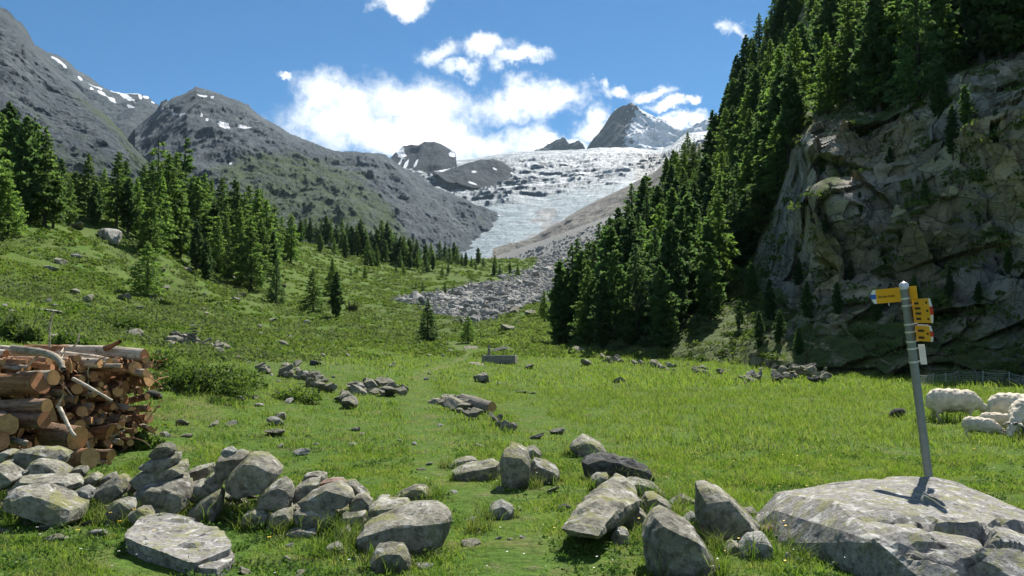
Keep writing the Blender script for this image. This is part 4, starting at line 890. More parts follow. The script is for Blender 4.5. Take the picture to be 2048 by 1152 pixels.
def slab_rock(poly, ztop, thick, m, seed, tilt=(0, 0), amp=.02):
    T = np.array([on_plane(x, y, ztop) for x, y in poly]); c = T.mean(0); T[:, 2] += (T[:, 0] - c[0]) * tilt[0] + (T[:, 1] - c[1]) * tilt[1]
    B = c + (T - c) * .93 - (0, 0, thick); o = np.array((c[0], c[1], c[2] - thick)); EXCL.append((c[0], c[1], .42 * max(np.ptp(T[:, 0]), np.ptp(T[:, 1]))))
    return hull_rock([p - o for p in list(T) + list(B)], m, seed, amp, np.ptp(T[:, 0]) * .07), o
# stone prototypes for the scattered ones: shared mesh data
def proto_rock(seed, sx, sy, sz, m, sub=3):
    r = np.random.default_rng(seed); bm = bmesh.new(); bmesh.ops.create_icosphere(bm, subdivisions=sub, radius=1.0)
    V = np.array([v.co[:] for v in bm.verts])
    for k in range(11):
        n = r.normal(0, 1, 3); n /= np.linalg.norm(n); h = r.uniform(.42, .8); s = V @ n; V = V - np.outer(np.maximum(s - h, 0), n)
    V = V + (V / (np.linalg.norm(V, axis=1)[:, None] + 1e-6)) * (fbm(V * 1.8 + seed, 4, seed=seed) * .13)[:, None]
    V = V * (sx, sy, sz); V /= np.ptp(V[:, 0]) / 2
    for v, c in zip(bm.verts, V): v.co = c
    return mesh_bm('stone', bm, m)
PR = [proto_rock(s, 1, r_[0], r_[1], ROCK) for s, r_ in enumerate([(.8, .5), (.7, .6), (.9, .4), (.8, .7), (.6, .35), (1, .55), (.75, .62), (.85, .45)], 100)]
PRP = [proto_rock(s, 1, .8, .5, ROCK_PALE) for s in (121, 122, 123)]
PRD = [proto_rock(s, 1, .8, .55, ROCK_DARK) for s in (131, 132)]
PRF = [proto_rock(s, 1, r_, .65, ROCK_FAR, 2) for s, r_ in ((141, .8), (142, .7), (143, .9), (144, .6), (145, .85), (146, .7))]
rs = np.random.default_rng(77)
A_ = (0, 880, 4.235); B_ = (400, 880, 3.938); C_ = (880, 860, 3.946); D_ = (1100, 800, 2.160); E_ = (1500, 900, 3.737)
wall = thing('dry_stone_wall', 'collapsed dry stone wall of grey lichened stones in front of the log pile', 'stone wall', (-2.9, 8.0, 0))
def wall_stone(reg, poly, Y, m=ROCK, parent=wall, **k):
    sd = int(abs(hash((reg, len(poly), poly[0]))) % 1000) + 1
    me, o = outline_rock(zpoly(poly, *reg), Y, m, sd, **k); ob = link('stone', me, parent); ob.location = Vector(o) - parent.location; return ob
for poly, Y in [([(105, 200), (150, 100), (230, 75), (520, 75), (570, 140), (540, 220), (300, 250), (150, 280), (105, 250)], 9.1), ([(0, 110), (60, 85), (140, 100), (110, 160), (0, 195), (-60, 160)], 9.3),
                ([(10, 195), (110, 165), (110, 260), (60, 280), (10, 230)], 8.9), ([(240, 270), (255, 190), (320, 170), (430, 190), (520, 220), (590, 275), (560, 310), (430, 320), (270, 300)], 8.75),
                ([(-90, 260), (0, 200), (60, 220), (170, 320), (150, 360), (60, 420), (-80, 430)], 8.5), ([(110, 400), (190, 315), (420, 325), (620, 315), (690, 350), (680, 400), (560, 470), (480, 485), (300, 430), (120, 400)], 8.5),
                ([(150, 290), (200, 260), (235, 265), (215, 300), (170, 310)], 8.6), ([(70, 440), (130, 405), (250, 425), (330, 420), (430, 460), (500, 500), (600, 520), (690, 570), (690, 660), (640, 700), (520, 690), (400, 640), (250, 600), (90, 560)], 7.95),
                ([(590, 260), (640, 235), (730, 230), (745, 265), (700, 330), (590, 320)], 9.0), ([(690, 385), (740, 300), (800, 278), (860, 320), (800, 380), (720, 410)], 8.7), ([(800, 390), (880, 310), (960, 280), (995, 310), (900, 390)], 8.8),
                ([(780, 430), (1000, 310), (1060, 320), (1090, 380), (1080, 430), (1000, 490), (930, 520), (820, 470)], 8.4), ([(1085, 350), (1160, 335), (1190, 400), (1150, 470), (1085, 430)], 8.65),
                ([(1360, 355), (1440, 300), (1585, 290), (1600, 345), (1500, 380)], 8.6), ([(1120, 510), (1180, 410), (1290, 365), (1480, 345), (1590, 370), (1620, 430), (1610, 530), (1540, 610), (1400, 630), (1230, 610), (1140, 570)], 8.3),
                ([(1600, 380), (1690, 345), (1730, 360), (1840, 430), (1820, 480), (1700, 510), (1640, 480), (1620, 420)], 8.45), ([(1735, 340), (1790, 290), (1850, 285), (1900, 330), (1880, 400), (1820, 425), (1750, 385)], 8.4),
                ([(900, 600), (960, 520), (1050, 505), (1120, 520), (1150, 575), (1090, 640), (980, 660)], 7.9), ([(1090, 620), (1180, 570), (1250, 575), (1310, 640), (1250, 700), (1130, 690)], 7.75),
                ([(1600, 610), (1680, 530), (1780, 520), (1860, 420), (1880, 480), (1860, 660), (1780, 680), (1680, 660)], 8.0),
                ([(1560, 280), (1640, 240), (1810, 200), (1815, 260), (1740, 320), (1650, 355), (1600, 350)], 8.8)]:
    wall_stone(A_, poly, Y)
wall_stone(A_, [(620, 510), (640, 430), (720, 395), (790, 430), (780, 490), (700, 545)], 8.2, ROCK_PALE)
for poly, Y in [([(115, 210), (150, 140), (300, 98), (390, 105), (330, 215), (200, 310), (130, 270)], 8.35), ([(195, 330), (250, 255), (330, 205), (390, 110), (500, 130), (640, 230), (640, 270), (560, 350), (450, 410), (330, 440), (230, 410)], 8.15),
                ([(450, 460), (560, 350), (650, 315), (720, 350), (735, 440), (715, 520), (600, 570), (520, 550), (460, 500)], 7.9), ([(720, 420), (760, 370), (860, 320), (950, 310), (940, 370), (860, 420), (740, 490), (725, 480)], 8.05),
                ([(800, 330), (830, 270), (920, 250), (1000, 270), (1000, 320), (900, 330)], 8.5), ([(760, 500), (860, 430), (1000, 360), (1090, 350), (1200, 410), (1220, 460), (1130, 510), (950, 550), (840, 545)], 7.8),
                ([(1130, 335), (1200, 325), (1260, 380), (1340, 450), (1300, 440), (1200, 410)], 8.1), ([(1170, 500), (1220, 450), (1300, 430), (1360, 490), (1340, 530), (1250, 565), (1180, 570)], 7.75),
                ([(320, 650), (350, 580), (440, 545), (490, 560), (540, 590), (540, 650), (480, 700), (380, 690)], 7.75), ([(520, 700), (560, 590), (620, 560), (710, 560), (730, 620), (700, 700), (580, 730)], 7.65),
                ([(740, 650), (760, 550), (990, 570), (1070, 560), (1080, 640), (1000, 690), (930, 710), (800, 700)], 7.65), ([(1100, 650), (1120, 585), (1200, 570), (1310, 560), (1310, 650), (1200, 700), (1120, 700)], 7.6),
                ([(680, 720), (800, 690), (930, 710), (930, 800), (760, 790), (690, 770)], 7.5), ([(1080, 760), (1120, 700), (1170, 680), (1200, 750), (1130, 785)], 7.35), ([(1180, 810), (1200, 740), (1260, 735), (1300, 840), (1230, 860)], 7.3),
                ([(1310, 620), (1330, 530), (1390, 490), (1520, 475), (1660, 485), (1690, 550), (1600, 610), (1450, 670), (1320, 680)], 7.55), ([(1350, 500), (1420, 440), (1500, 440), (1500, 475), (1400, 490)], 7.9),
                ([(500, 640), (560, 560), (700, 520), (800, 520), (1100, 540), (1300, 520), (1280, 700), (800, 740), (520, 740)], 8.15), ([(-200, 560), (0, 480), (150, 460), (330, 470), (420, 600), (300, 680), (-150, 640)], 8.55)]:
    wall_stone(B_, poly, Y)
wall_stone(B_, [(940, 380), (950, 330), (1030, 305), (1130, 305), (1170, 350), (1100, 370), (1000, 375)], 8.15, ROCK_RED)
for i in range(95):
    u = rs.random(); px = -10 + 760 * u; top = np.interp(px, [0, 60, 200, 330, 450, 560, 680, 760], [935, 930, 965, 945, 940, 970, 985, 1020]); bot = np.interp(px, [0, 150, 330, 560, 760], [1035, 1035, 1035, 1065, 1075]); f = rs.random(); py = bot - 8 - (bot - top - 30) * f * .8; Yw = np.interp(px, [0, 330, 560, 760], [8.75, 8.35, 8.0, 7.75]) + .25 * f; w_ = rs.uniform(16, 44)
    p = P(px, py, Yw); s = w_ / F * Yw / 2; o = link('stone', (PR + PRP[:1])[int(rs.integers(9))], wall); o.scale = (s, s * .9, s * rs.uniform(.6, 1)); o.rotation_euler = (rs.normal(0, .3), rs.normal(0, .3), rs.uniform(0, 6.28)); o.location = Vector(p) - wall.location
cairn = thing('cairn', 'small cairn of three stacked stones balanced on the dry stone wall', 'cairn', tuple(P(325, 935, 8.55)))
for poly, Y in [([(1265, 130), (1330, 45), (1400, 30), (1470, 45), (1490, 90), (1440, 150), (1370, 162), (1290, 155)], 8.5), ([(1200, 215), (1290, 155), (1450, 150), (1520, 110), (1530, 160), (1490, 230), (1400, 255), (1290, 265), (1220, 235)], 8.5),
                ([(1160, 330), (1180, 280), (1270, 260), (1400, 255), (1560, 185), (1600, 240), (1540, 290), (1400, 320), (1260, 370), (1190, 385)], 8.5)]: wall_stone(A_, poly, Y, parent=cairn)
def boulder(reg, poly, Y, label, m=ROCK, name='boulder', group=None, **k):
    sd = int(abs(poly[0][0] * 3 + poly[0][1] * 7 + len(poly)))
    zp = zpoly(poly, *reg); yb = max(q[1] for q in zp); xb = sum(q[0] for q in zp) / len(zp); g = ground_at(xb, yb - 3)
    if g is not None: Y = g[1] + .10
    k.setdefault('sink', .12); me, o = outline_rock(zp, Y, m, sd, **k); return tag(link(name, me, None, tuple(o)), label, 'stone' if name == 'stone' else 'boulder', group)
me, o = outline_rock(zpoly([(170, 95), (190, 70), (240, 60), (290, 80), (275, 110), (220, 130), (185, 125)], *B_), 8.1, ROCK_PALE, 5); tag(link('stone', me, None, tuple(o)), 'small pale flat stone perched on top of the squared wall block', 'stone')
me, o = slab_rock(zpoly([(1070, 780), (1150, 720), (1200, 650), (1330, 645), (1500, 655), (1700, 690), (1830, 750), (1970, 880), (1960, 910), (1640, 1020), (1600, 990), (1250, 890), (1080, 825)], *A_), .12, .22, ROCK_BOULDER, 77, (.02, .03))
tag(link('stone_slab', me, None, tuple(o)), 'large flat lichen-blotched slab lying in grass before the stone wall', 'slab')
me, o = slab_rock(zpoly([(1640, 1030), (1960, 930), (1995, 975), (1960, 1020), (1830, 1095), (1700, 1085), (1650, 1055)], *A_), .06, .22, ROCK_BOULDER, 78); tag(link('stone_slab', me, None, tuple(o)), 'small split-off slab under the corner of the large flat slab', 'slab')
boulder(B_, [(1250, 730), (1290, 670), (1440, 640), (1560, 620), (1640, 570), (1780, 550), (1900, 540), (1980, 590), (1990, 640), (1880, 750), (1740, 830), (1560, 880), (1400, 880), (1280, 820)], 7.2, 'largest wide boulder leaning at the right end of the stone wall', depth=.55)
boulder(B_, [(1350, 920), (1380, 860), (1470, 840), (1600, 850), (1650, 900), (1660, 980), (1580, 1040), (1440, 1060), (1380, 1020)], 6.45, 'blocky reddish-stained boulder below the wide boulder at wall end')
boulder(B_, [(960, 910), (1000, 840), (1080, 810), (1130, 850), (1140, 910), (1050, 930)], 6.9, 'pale rounded stone in the grass left of the blocky boulder', ROCK_PALE, 'stone')
boulder(B_, [(1520, 450), (1600, 410), (1680, 360), (1770, 370), (1840, 430), (1820, 470), (1650, 480)], 8.3, 'dark flat stone with a yellow flower behind the wall end', ROCK, 'stone')
boulder(C_, [(60, 280), (110, 245), (200, 220), (280, 220), (300, 250), (240, 290), (130, 310), (70, 315)], 10.9, 'flat grey stone at the left back of the central boulder group')
boulder(C_, [(90, 330), (180, 290), (420, 250), (470, 260), (470, 330), (400, 390), (280, 410), (120, 370)], 10.3, 'long low slab stretching left from the tall central boulder')
boulder(C_, [(470, 250), (510, 170), (560, 135), (640, 150), (700, 180), (720, 230), (700, 310), (680, 370), (610, 475), (560, 450), (500, 380)], 9.8, 'tall upright egg-shaped boulder in the middle of the near meadow')
boulder(C_, [(650, 150), (740, 135), (800, 180), (810, 240), (730, 260), (700, 200)], 10.4, 'rounded boulder hidden behind the tall upright one')
boulder(C_, [(700, 320), (740, 240), (840, 260), (920, 300), (940, 340), (910, 440), (820, 410), (720, 380)], 10.0, 'notched brown-grey boulder touching the right side of tall one')
boulder(C_, [(1020, 130), (1050, 90), (1130, 55), (1200, 80), (1280, 120), (1330, 190), (1290, 225), (1180, 210), (1100, 190)], 12.3, 'wedge-shaped grey boulder behind the blackish one in the meadow')
boulder(C_, [(1115, 250), (1150, 225), (1260, 205), (1420, 235), (1560, 260), (1660, 310), (1690, 390), (1600, 410), (1450, 390), (1300, 390), (1180, 350)], 9.9, 'long blackish rough boulder above the tilted block', ROCK_DARK, amp=.045)
boulder(C_, [(1190, 390), (1240, 345), (1330, 360), (1320, 430), (1240, 490)], 9.1, 'shaded smooth stone wedged behind the top of tilted block')
boulder(C_, [(1480, 400), (1560, 395), (1700, 440), (1780, 510), (1740, 550), (1560, 480)], 8.9, 'mossy flat stone right of the tilted block top', ROCK)
boulder(C_, [(1570, 580), (1620, 510), (1700, 510), (1830, 590), (1830, 670), (1680, 700), (1600, 660)], 7.9, 'grey white-veined stone right of the tilted block')
boulder(C_, [(1440, 670), (1560, 605), (1620, 660), (1650, 720), (1560, 790), (1470, 760)], 7.3, 'smooth dark stone leaning below the tilted block')
boulder(C_, [(1390, 640), (1440, 600), (1530, 575), (1545, 600), (1450, 650)], 7.5, 'thin reddish flat stone caught between the tilted block and smooth stone', ROCK_RED, 'stone')
boulder(C_, [(1350, 850), (1400, 770), (1480, 790), (1510, 900), (1430, 930), (1360, 910)], 6.95, 'half-hidden grey stone in tall grass under the tilted block', ROCK, 'stone')
boulder(C_, [(370, 660), (400, 600), (490, 565), (590, 625), (540, 690), (390, 720)], 8.0, 'pale pointed stone alone in the worn grass, right of wide boulder', ROCK_PALE)
boulder(C_, [(275, 830), (282, 785), (305, 770), (325, 795), (315, 832)], 7.35, 'small blackish stone on the worn earth of the path', ROCK_DARK, 'stone')
pts = [P(880 + x / 3.946, 860 + y / 3.946, Y) for x, y, Y in [(950, 775, 6.9), (1180, 520, 7.9), (1225, 500, 8.0), (1225, 585, 7.25), (1390, 640, 7.2), (1235, 830, 6.75), (1100, 805, 6.75), (1330, 400, 8.3), (1400, 335, 8.6), (1490, 395, 8.5), (1580, 560, 7.9), (1450, 620, 7.5), (960, 800, 7.0), (1300, 800, 7.6), (1500, 700, 8.2), (1150, 700, 8.2)]]
o = np.array((pts[5][0], pts[5][1], 0)); tag(link('boulder', hull_rock([p - o for p in pts], ROCK, 91, .022, .10), None, tuple(o)), 'big tilted square block with a shaded face, right of the path', 'boulder')
boulder(D_, [(395, 590), (445, 500), (490, 495), (620, 555), (740, 735), (700, 760), (600, 750), (480, 700), (420, 640)], 6.75, 'large sloping block in the grass in front of the long upright stone', depth=.5)
boulder(D_, [(630, 470), (640, 385), (680, 372), (750, 400), (800, 460), (905, 540), (900, 590), (800, 610), (760, 555), (640, 510)], 7.9, 'long two-faced block leaning right beside the giant boulder', depth=.45)
boulder(D_, [(640, 575), (650, 530), (690, 535), (748, 580), (710, 620), (660, 610)], 7.3, 'reddish-brown angular stone under the long leaning block', ROCK_RED, 'stone')
boulder(D_, [(820, 640), (860, 590), (930, 585), (955, 620), (945, 700), (890, 700)], 6.9, 'white-topped stone between the sloping block and giant boulder', ROCK_PALE, 'stone')
boulder(D_, [(560, 525), (620, 485), (650, 520), (600, 545)], 8.0, 'pale low stone left of the long leaning block', ROCK_PALE, 'stone')
boulder(D_, [(515, 440), (570, 410), (630, 435), (580, 460)], 9.4, 'flat grey stone sunk in grass behind the long leaning block', ROCK, 'stone')
boulder(D_, [(830, 475), (880, 470), (915, 500), (905, 530), (860, 510)], 8.3, 'mossy stone half buried left of the giant boulder', ROCK, 'stone')
boulder(D_, [(905, 555), (960, 540), (980, 590), (920, 600)], 7.5, 'shaded brown stone in the gap beside the giant boulder', ROCK_RED, 'stone')
boulder(D_, [(1005, 695), (1030, 660), (1055, 690), (1050, 720)], 6.35, 'small pale stone in front of the giant boulder face', ROCK_PALE, 'stone')
boulder(D_, [(740, 650), (790, 610), (840, 640), (820, 680)], 6.7, 'low grey stone in grass right of the sloping block', ROCK, 'stone')
# the giant boulder that hides the foot of the signpost
def giant():
    e = lambda x, y, Y: P(1500 + x / 3.737, 900 + y / 3.737, Y)
    main = [e(200, 320, 8.0), (e(600, 250, 8.3)), e(900, 215, 8.3), e(1020, 193, 8.25), e(1380, 193, 8.2), e(1520, 225, 8.1), e(1800, 365, 7.7), e(2060, 480, 7.3), e(2500, 640, 6.8), e(185, 450, 7.6), e(640, 385, 6.95), e(690, 410, 6.85), e(960, 690, 5.95), e(1080, 625, 6.05), e(1350, 640, 6.05),
            e(1900, 720, 6.0), e(2400, 800, 6.0), e(300, 560, 8.6) - (0, 0, .1), e(1000, 500, 9.2), e(1800, 500, 8.7)]
    for (x, y, z) in [(2.05, 8.1, -.2), (2.3, 7.05, -.15), (2.40, 6.4, -.15), (2.52, 5.9, -.15), (3.0, 5.1, -.25), (4.6, 5.0, -.25), (5.4, 7.4, -.2), (3.6, 8.6, -.2)]: main.append(np.array((x, y, z)))
    o = np.array((3.6, 7.3, 0)); EXCL.append((3.4, 7.2, .9)); EXCL.append((4.2, 6.7, .9)); EXCL.append((3.6, 5.8, .75))
    bm = bmesh.new()
    for p in main: bm.verts.new(tuple(p - o))
    bmesh.ops.convex_hull(bm, input=bm.verts)
    for v in [v for v in bm.verts if not v.link_faces]: bm.verts.remove(v)
    bmesh.ops.triangulate(bm, faces=bm.faces)
    for it in range(7):
        es = [x for x in bm.edges if x.calc_length() > .06]
        if not es or len(bm.faces) > 26000: break
        bmesh.ops.subdivide_edges(bm, edges=es, cuts=1); bmesh.ops.triangulate(bm, faces=[f for f in bm.faces if len(f.verts) > 3])
    bmesh.ops.smooth_vert(bm, verts=bm.verts, factor=.08, use_axis_x=True, use_axis_y=True, use_axis_z=True)
    bm.normal_update(); V = np.array([v.co[:] for v in bm.verts]); N = np.array([v.normal[:] for v in bm.verts]); W = V + o
    st = (W[:, 0] * .35 + W[:, 1] * .75 + W[:, 2] * 1.2) / .22 + fbm(W * 1.3, 4, seed=4) * 2.2; step = (st - np.floor(st))
    front = smooth(W[:, 1] - (6.55 - (W[:, 0] - 2.9) * .05), .12, -.12) * smooth(W[:, 0], 2.5, 2.75)
    d = fbm(W * 1.3, 4, seed=6) * .026 + fbm(W * 9, 4, .6, seed=7) * .010 - smooth(np.abs(pnoise(np.stack((st * .16, W[:, 0] * .5, W[:, 1] * .3), 1), 3)), .035, 0) * .022 * (1 - front)
    d1, d2, hid, vv = cells(W * (2.0, 3.2, 3.2), 19); d += front * ((_r01(hid) - .5) * .16 + vv[:, 2] * .10 - .06 * smooth(d2 - d1, .12, 0))
    V = V + N * d[:, None]
    for v, c in zip(bm.verts, V): v.co = c
    tag(link('boulder', mesh_bm('boulder', bm, ROCK_BOULDER), None, tuple(o)), 'giant flat-topped boulder in front of the signpost, sign shadow on it', 'boulder')
giant()
def loose(px, py, wpx, label, group, protos=PR, cat='stone', sink=.25, parent=None, up=0.0, tiltmax=.25, flat=1.0):
    g = ground_at(px, py)
    if g is None: return None
    s = wpx / F * g[1] / 2; me = protos[int(rs.integers(len(protos)))]; o = link('stone' if cat == 'stone' else 'boulder', me, parent)
    zs = s * rs.uniform(.8, 1.1) * flat; o.scale = (s, s * rs.uniform(.8, 1.1), zs); o.rotation_euler = (rs.normal(0, tiltmax), rs.normal(0, tiltmax), rs.uniform(0, 6.28))
    p = Vector((g[0], g[1], g[2] + zs * (.55 - sink) + up)); o.location = p - (parent.location if parent else Vector((0, 0, 0)))
    if parent is None: tag(o, label, cat, group)
    return o
# stones in the near grass
for px, py, w, pr in [(58, 1040, 58, PR), (118, 1080, 46, PR), (100, 1060, 34, PR), (8, 1065, 26, PR), (8, 1018, 24, PR), (200, 1072, 50, PRP), (182, 1050, 34, PR), (215, 1050, 30, PRP), (245, 1050, 32, PR), (60, 1048, 24, PR)]:
    loose(px, py, w, 'low grey stone sunk in grass below the left end of stone wall', 'stones below the left end of the wall', pr, flat=.7)
for px, py, w, pr in [(578, 1094, 22, PRP), (578, 1122, 28, PR), (712, 1120, 24, PRP), (845, 1134, 36, PRP), (490, 1146, 28, PR), (600, 1149, 34, PR), (660, 1104, 18, PRP), (1040, 1020, 15, PR)]:
    loose(px, py, w, 'small pale stone in the foreground grass under the wall end', 'small stones under the wall end', pr, flat=.7)
for px, py, w, pr in [(598, 911, 36, PRP), (560, 894, 20, PRP), (630, 890, 16, PRP), (705, 892, 20, PRP), (830, 890, 16, PRP), (800, 882, 14, PRP), (545, 870, 50, PR), (430, 853, 32, PR), (460, 853, 26, PRP), (560, 838, 42, PR), (555, 850, 38, PRP), (365, 850, 26, PR), (330, 872, 26, PRP), (375, 874, 26, PR), (710, 862, 30, PR), (725, 870, 16, PR), (395, 780, 26, PRP), (425, 785, 18, PRP), (478, 800, 20, PRP), (512, 798, 26, PR), (520, 812, 22, PRP), (575, 806, 26, PRP), (310, 795, 34, PRD), (350, 782, 20, PR), (322, 775, 18, PR), (880, 852, 14, PRP)]:
    loose(px, py, w, 'grey stone lying loose in the grass between log pile and path', 'loose stones between the log pile and the path', pr, flat=.8)
for px, py, w, pr in [(940, 1090, 40, PR), (962, 895, 20, PR), (1000, 980, 26, PR), (905, 985, 18, PRP), (890, 992, 14, PRP), (938, 1042, 26, PRP), (1100, 985, 38, PR), (1072, 1020, 16, PRP), (1126, 1018, 26, PRD), (995, 1078, 15, PRP), (1045, 1076, 20, PRP), (1020, 1080, 14, PRP), (860, 930, 16, PRP), (845, 940, 20, PR)]:
    loose(px, py, w, 'small worn stone beside the bare earth of the trodden path', 'small stones along the trodden path', pr, flat=.6)
for px, py, w, pr, lab in [(963, 764, 50, PR, 'large rounded grey boulder in the meadow before the trough'), (956, 730, 42, PR, 'flat grey boulder touching the left side of the trough'), (945, 697, 30, PR, 'pointed grey boulder far behind the trough, left of flat one'), (998, 701, 42, PRD, 'dark flat-topped boulder directly behind the trough'), (1056, 738, 24, PR, 'small pyramid stone right of the trough'),
                           (998, 769, 13, PRP, 'white little stone right of the large rounded boulder'), (1048, 786, 24, PR, 'low flat stone in the open meadow right of the path'), (1066, 788, 16, PRP, 'pale chip beside the low flat stone in open meadow'), (1070, 876, 56, PRD, 'dark layered flat stone right of the fallen log'), (1112, 868, 30, PR, 'thin grey slab behind the dark layered stone'), (1238, 766, 24, PR, 'grey stone far out in the right meadow'), (1175, 731, 40, PR, 'grey boulder at toe of right flank by the meadow edge'),
                           (1155, 708, 42, PR, 'rounded pale boulder at the corner of the right flank thicket'), (1790, 838, 40, PRD, 'dark low stone in the meadow left of the post'), (222, 485, 60, PRP, 'tall pale slab standing on the left slope'), (150, 455, 34, PRP, 'white lying slab above the tall pale slab'), (100, 541, 28, PR, 'grey wedge stone high on the left slope'), (55, 630, 0, PR, ''), (98, 626, 62, PRP, 'long pale flat rock beside the bright shrub patch'), (270, 674, 44, PR, 'grey boulder between the log pile and the far cairn'), (568, 692, 26, PR, 'squared grey stone on the green slope right of the cairn'),
                           (630, 730, 30, PRD, 'dark stone on the green slope above the tumbled stones'), (772, 775, 44, PR, 'tilted square block on the middle heap of stones'), (820, 672, 0, PR, ''), (888, 652, 14, PRP, 'white stone right of the lone valley spruce'), (900, 648, 9, PRP, 'little white stone beside the white stone near spruce'), (962, 612, 26, PRF, 'biggest block of the scree field'), (1012, 660, 28, PR, 'grey boulder in heath above the meadow centre'), (1030, 625, 30, PR, 'low grey boulder at the right end of the scree foot'), (1060, 630, 26, PR, 'square boulder at right of scree foot near hazy larches')]:
    if w: loose(px, py, w, lab, None, pr, 'boulder' if w > 20 else 'stone', .45 if 'flat rock' in lab else .25, flat=.3 if 'flat' in lab or 'lying slab' in lab else 1.0)
for i in range(64):
    px, py = rs.uniform(0, 700), rs.uniform(510, 690)
    if 250 < px < 480 and py > 640: continue
    g = ground_at(px, py)
    if g is None or g[1] > 130 or py < 430 + px * .16: continue
    loose(px, py, rs.uniform(8, 22) * (1.3 if px < 250 else 1), 'grey stone scattered among the heath of the left slope', 'stones scattered on the left slope', PR if rs.random() < .6 else PRP)
for i in range(26):
    px, py = rs.uniform(470, 900), rs.uniform(700, 770)
    loose(px, py, rs.uniform(7, 20), 'small stone on the green slope above the tumbled stone rows', 'small stones on the green slope', PR if rs.random() < .6 else PRP)
for i in range(24):
    t = rs.random(); px = 1180 + 480 * t; py = 716 + 34 * t + rs.uniform(-6, 14)
    loose(px, py, rs.uniform(6, 20), 'grey stone fallen along the foot of the right rock wall', 'fallen stones along the foot of the rock wall', PR if rs.random() < .6 else PRD)
# rows of tumbled stones
def row(label, path, n, wr, name='stone_row', pile=.0, protos=PR):
    g0 = ground_at(*path[len(path) // 2]); t = thing(name, label, 'stone heap', tuple(g0))
    for i in range(n):
        u = rs.random() * (len(path) - 1); k = int(u); f = u - k; px = path[k][0] * (1 - f) + path[k + 1][0] * f + rs.normal(0, 5); py = path[k][1] * (1 - f) + path[k + 1][1] * f + rs.normal(0, 4)
        loose(px, py, rs.uniform(*wr), '', None, protos + (PRP if rs.random() < .2 else []), parent=t, up=pile * rs.random(), tiltmax=.4)
row('tumbled row of grey stones ending at the fallen log by the path', [(860, 806), (905, 812), (940, 830), (985, 850), (1030, 862)], 26, (16, 46), pile=.1)
row('middle heap of flat grey stones left of the path', [(700, 785), (740, 782), (775, 788), (812, 792)], 20, (16, 44), pile=.12)
row('curving row of tumbled stones right of the largest bush', [(560, 752), (605, 762), (640, 775), (665, 790), (700, 808), (720, 822)], 46, (12, 36), pile=.15)
row('rubble bank of grey stones around the far cairn', [(335, 690), (360, 686), (395, 692), (430, 700), (445, 706)], 26, (14, 34), pile=.2)
row('scattered stones along the top of the largest bush', [(520, 735), (550, 745), (580, 735), (600, 738)], 10, (14, 30))
row('heap of dark slabs at the foot of the cliff, left of the post', [(1550, 768), (1590, 762), (1620, 760), (1650, 766)], 34, (10, 32), pile=.6, protos=PR + PRD)
row('low heap of slabs at meadow edge before the cliff foot', [(1440, 752), (1475, 758), (1500, 764), (1530, 768)], 16, (8, 22), pile=.2)
row('flat broken stones where the meadow meets the wooded flank', [(1290, 732), (1330, 738), (1380, 744), (1420, 748)], 20, (8, 22), pile=.1)
row('line of stones bordering the meadow below the thicket', [(1190, 720), (1230, 724), (1270, 730)], 12, (7, 18), pile=.1)
fc = thing('cairn', 'far cairn of thin stacked stones on the rubble bank above the bush', 'cairn', tuple(ground_at(387, 692)))
for i in range(7):
    s = .22 - .012 * i; o = link('stone', PR[(i * 3) % 8], fc); o.scale = (s, s * .9, s * .55); o.location = (rs.normal(0, .02), 0, .12 + i * .115); o.rotation_euler = (0, rs.normal(0, .06), i * 1.1)
for i in range(4):
    o = link('stone', PRP[i % 3], fc); o.scale = (.17, .15, .10); o.location = (-.42 + rs.normal(0, .02), .05, .1 + i * .11); o.rotation_euler = (0, rs.normal(0, .06), i)
# boulder field in the valley: the biggest blocks one by one, the rest as rubble
def scree():
    n = 150000; u = rs.random(n); Y = 112 * np.exp(u * math.log(610 / 112.0)); X = rs.uniform(-.16, .20, n) * Y; w = scree_w(X, Y); k = (w > .22) & (rs.random(n) < np.clip(w * 1.6 - .35, 0.04, 1)); X, Y = X[k], Y[k]; Z = H(X, Y)
    px, py = to_px(np.stack((X, Y, Z), 1)); sz = np.exp(rs.normal(-.35, .55, len(X))) * .27 * (0.8 + Y / 380)
    sp = sz / Y * F; order = np.argsort(-sp); big = order[:230]; rest = np.concatenate((order[230:20000], rs.permutation(np.nonzero(Y > 300)[0])[:9000])); rest = np.setdiff1d(rest, big)
    for j in big:
        me = PRF[int(rs.integers(6))]; o = link('boulder', me); s = min(sz[j], 3.2); o.scale = (s, s, s * rs.uniform(.6, 1)); o.location = (X[j], Y[j], Z[j] + s * .2); o.rotation_euler = (rs.normal(0, .5), rs.normal(0, .5), rs.uniform(0, 6))
        tag(o, 'grey angular block lying in the boulder field across the valley floor', 'boulder', 'blocks of the boulder field')
    bm = bmesh.new(); bmesh.ops.create_icosphere(bm, subdivisions=1, radius=1); bv = np.array([v.co[:] for v in bm.verts]); bf = np.array([[v.index for v in f.verts] for f in bm.faces]); bm.free()
    m = len(rest); k = len(bv); j = rs.normal(1, .26, (m, k, 1)); S = (np.minimum(sz[rest], 2.0))[:, None, None] * rs.uniform(.45, 1.05, (m, 1, 3)); V = bv[None] * j * S
    a = rs.uniform(0, 6.28, m); c, s = np.cos(a)[:, None], np.sin(a)[:, None]; V = np.stack((V[:, :, 0] * c - V[:, :, 1] * s, V[:, :, 0] * s + V[:, :, 1] * c + V[:, :, 2] * .3, V[:, :, 2]), 2)
    V += np.stack((X[rest], Y[rest], Z[rest] + sz[rest] * .1), 1)[:, None]; Fc = (bf[None] + (np.arange(m) * k)[:, None, None]).reshape(-1, 3)
    kind(link('rubble', mesh_np('rubble', V.reshape(-1, 3), Fc, False, (ROCK_FAR,))), 'stuff')
scree()
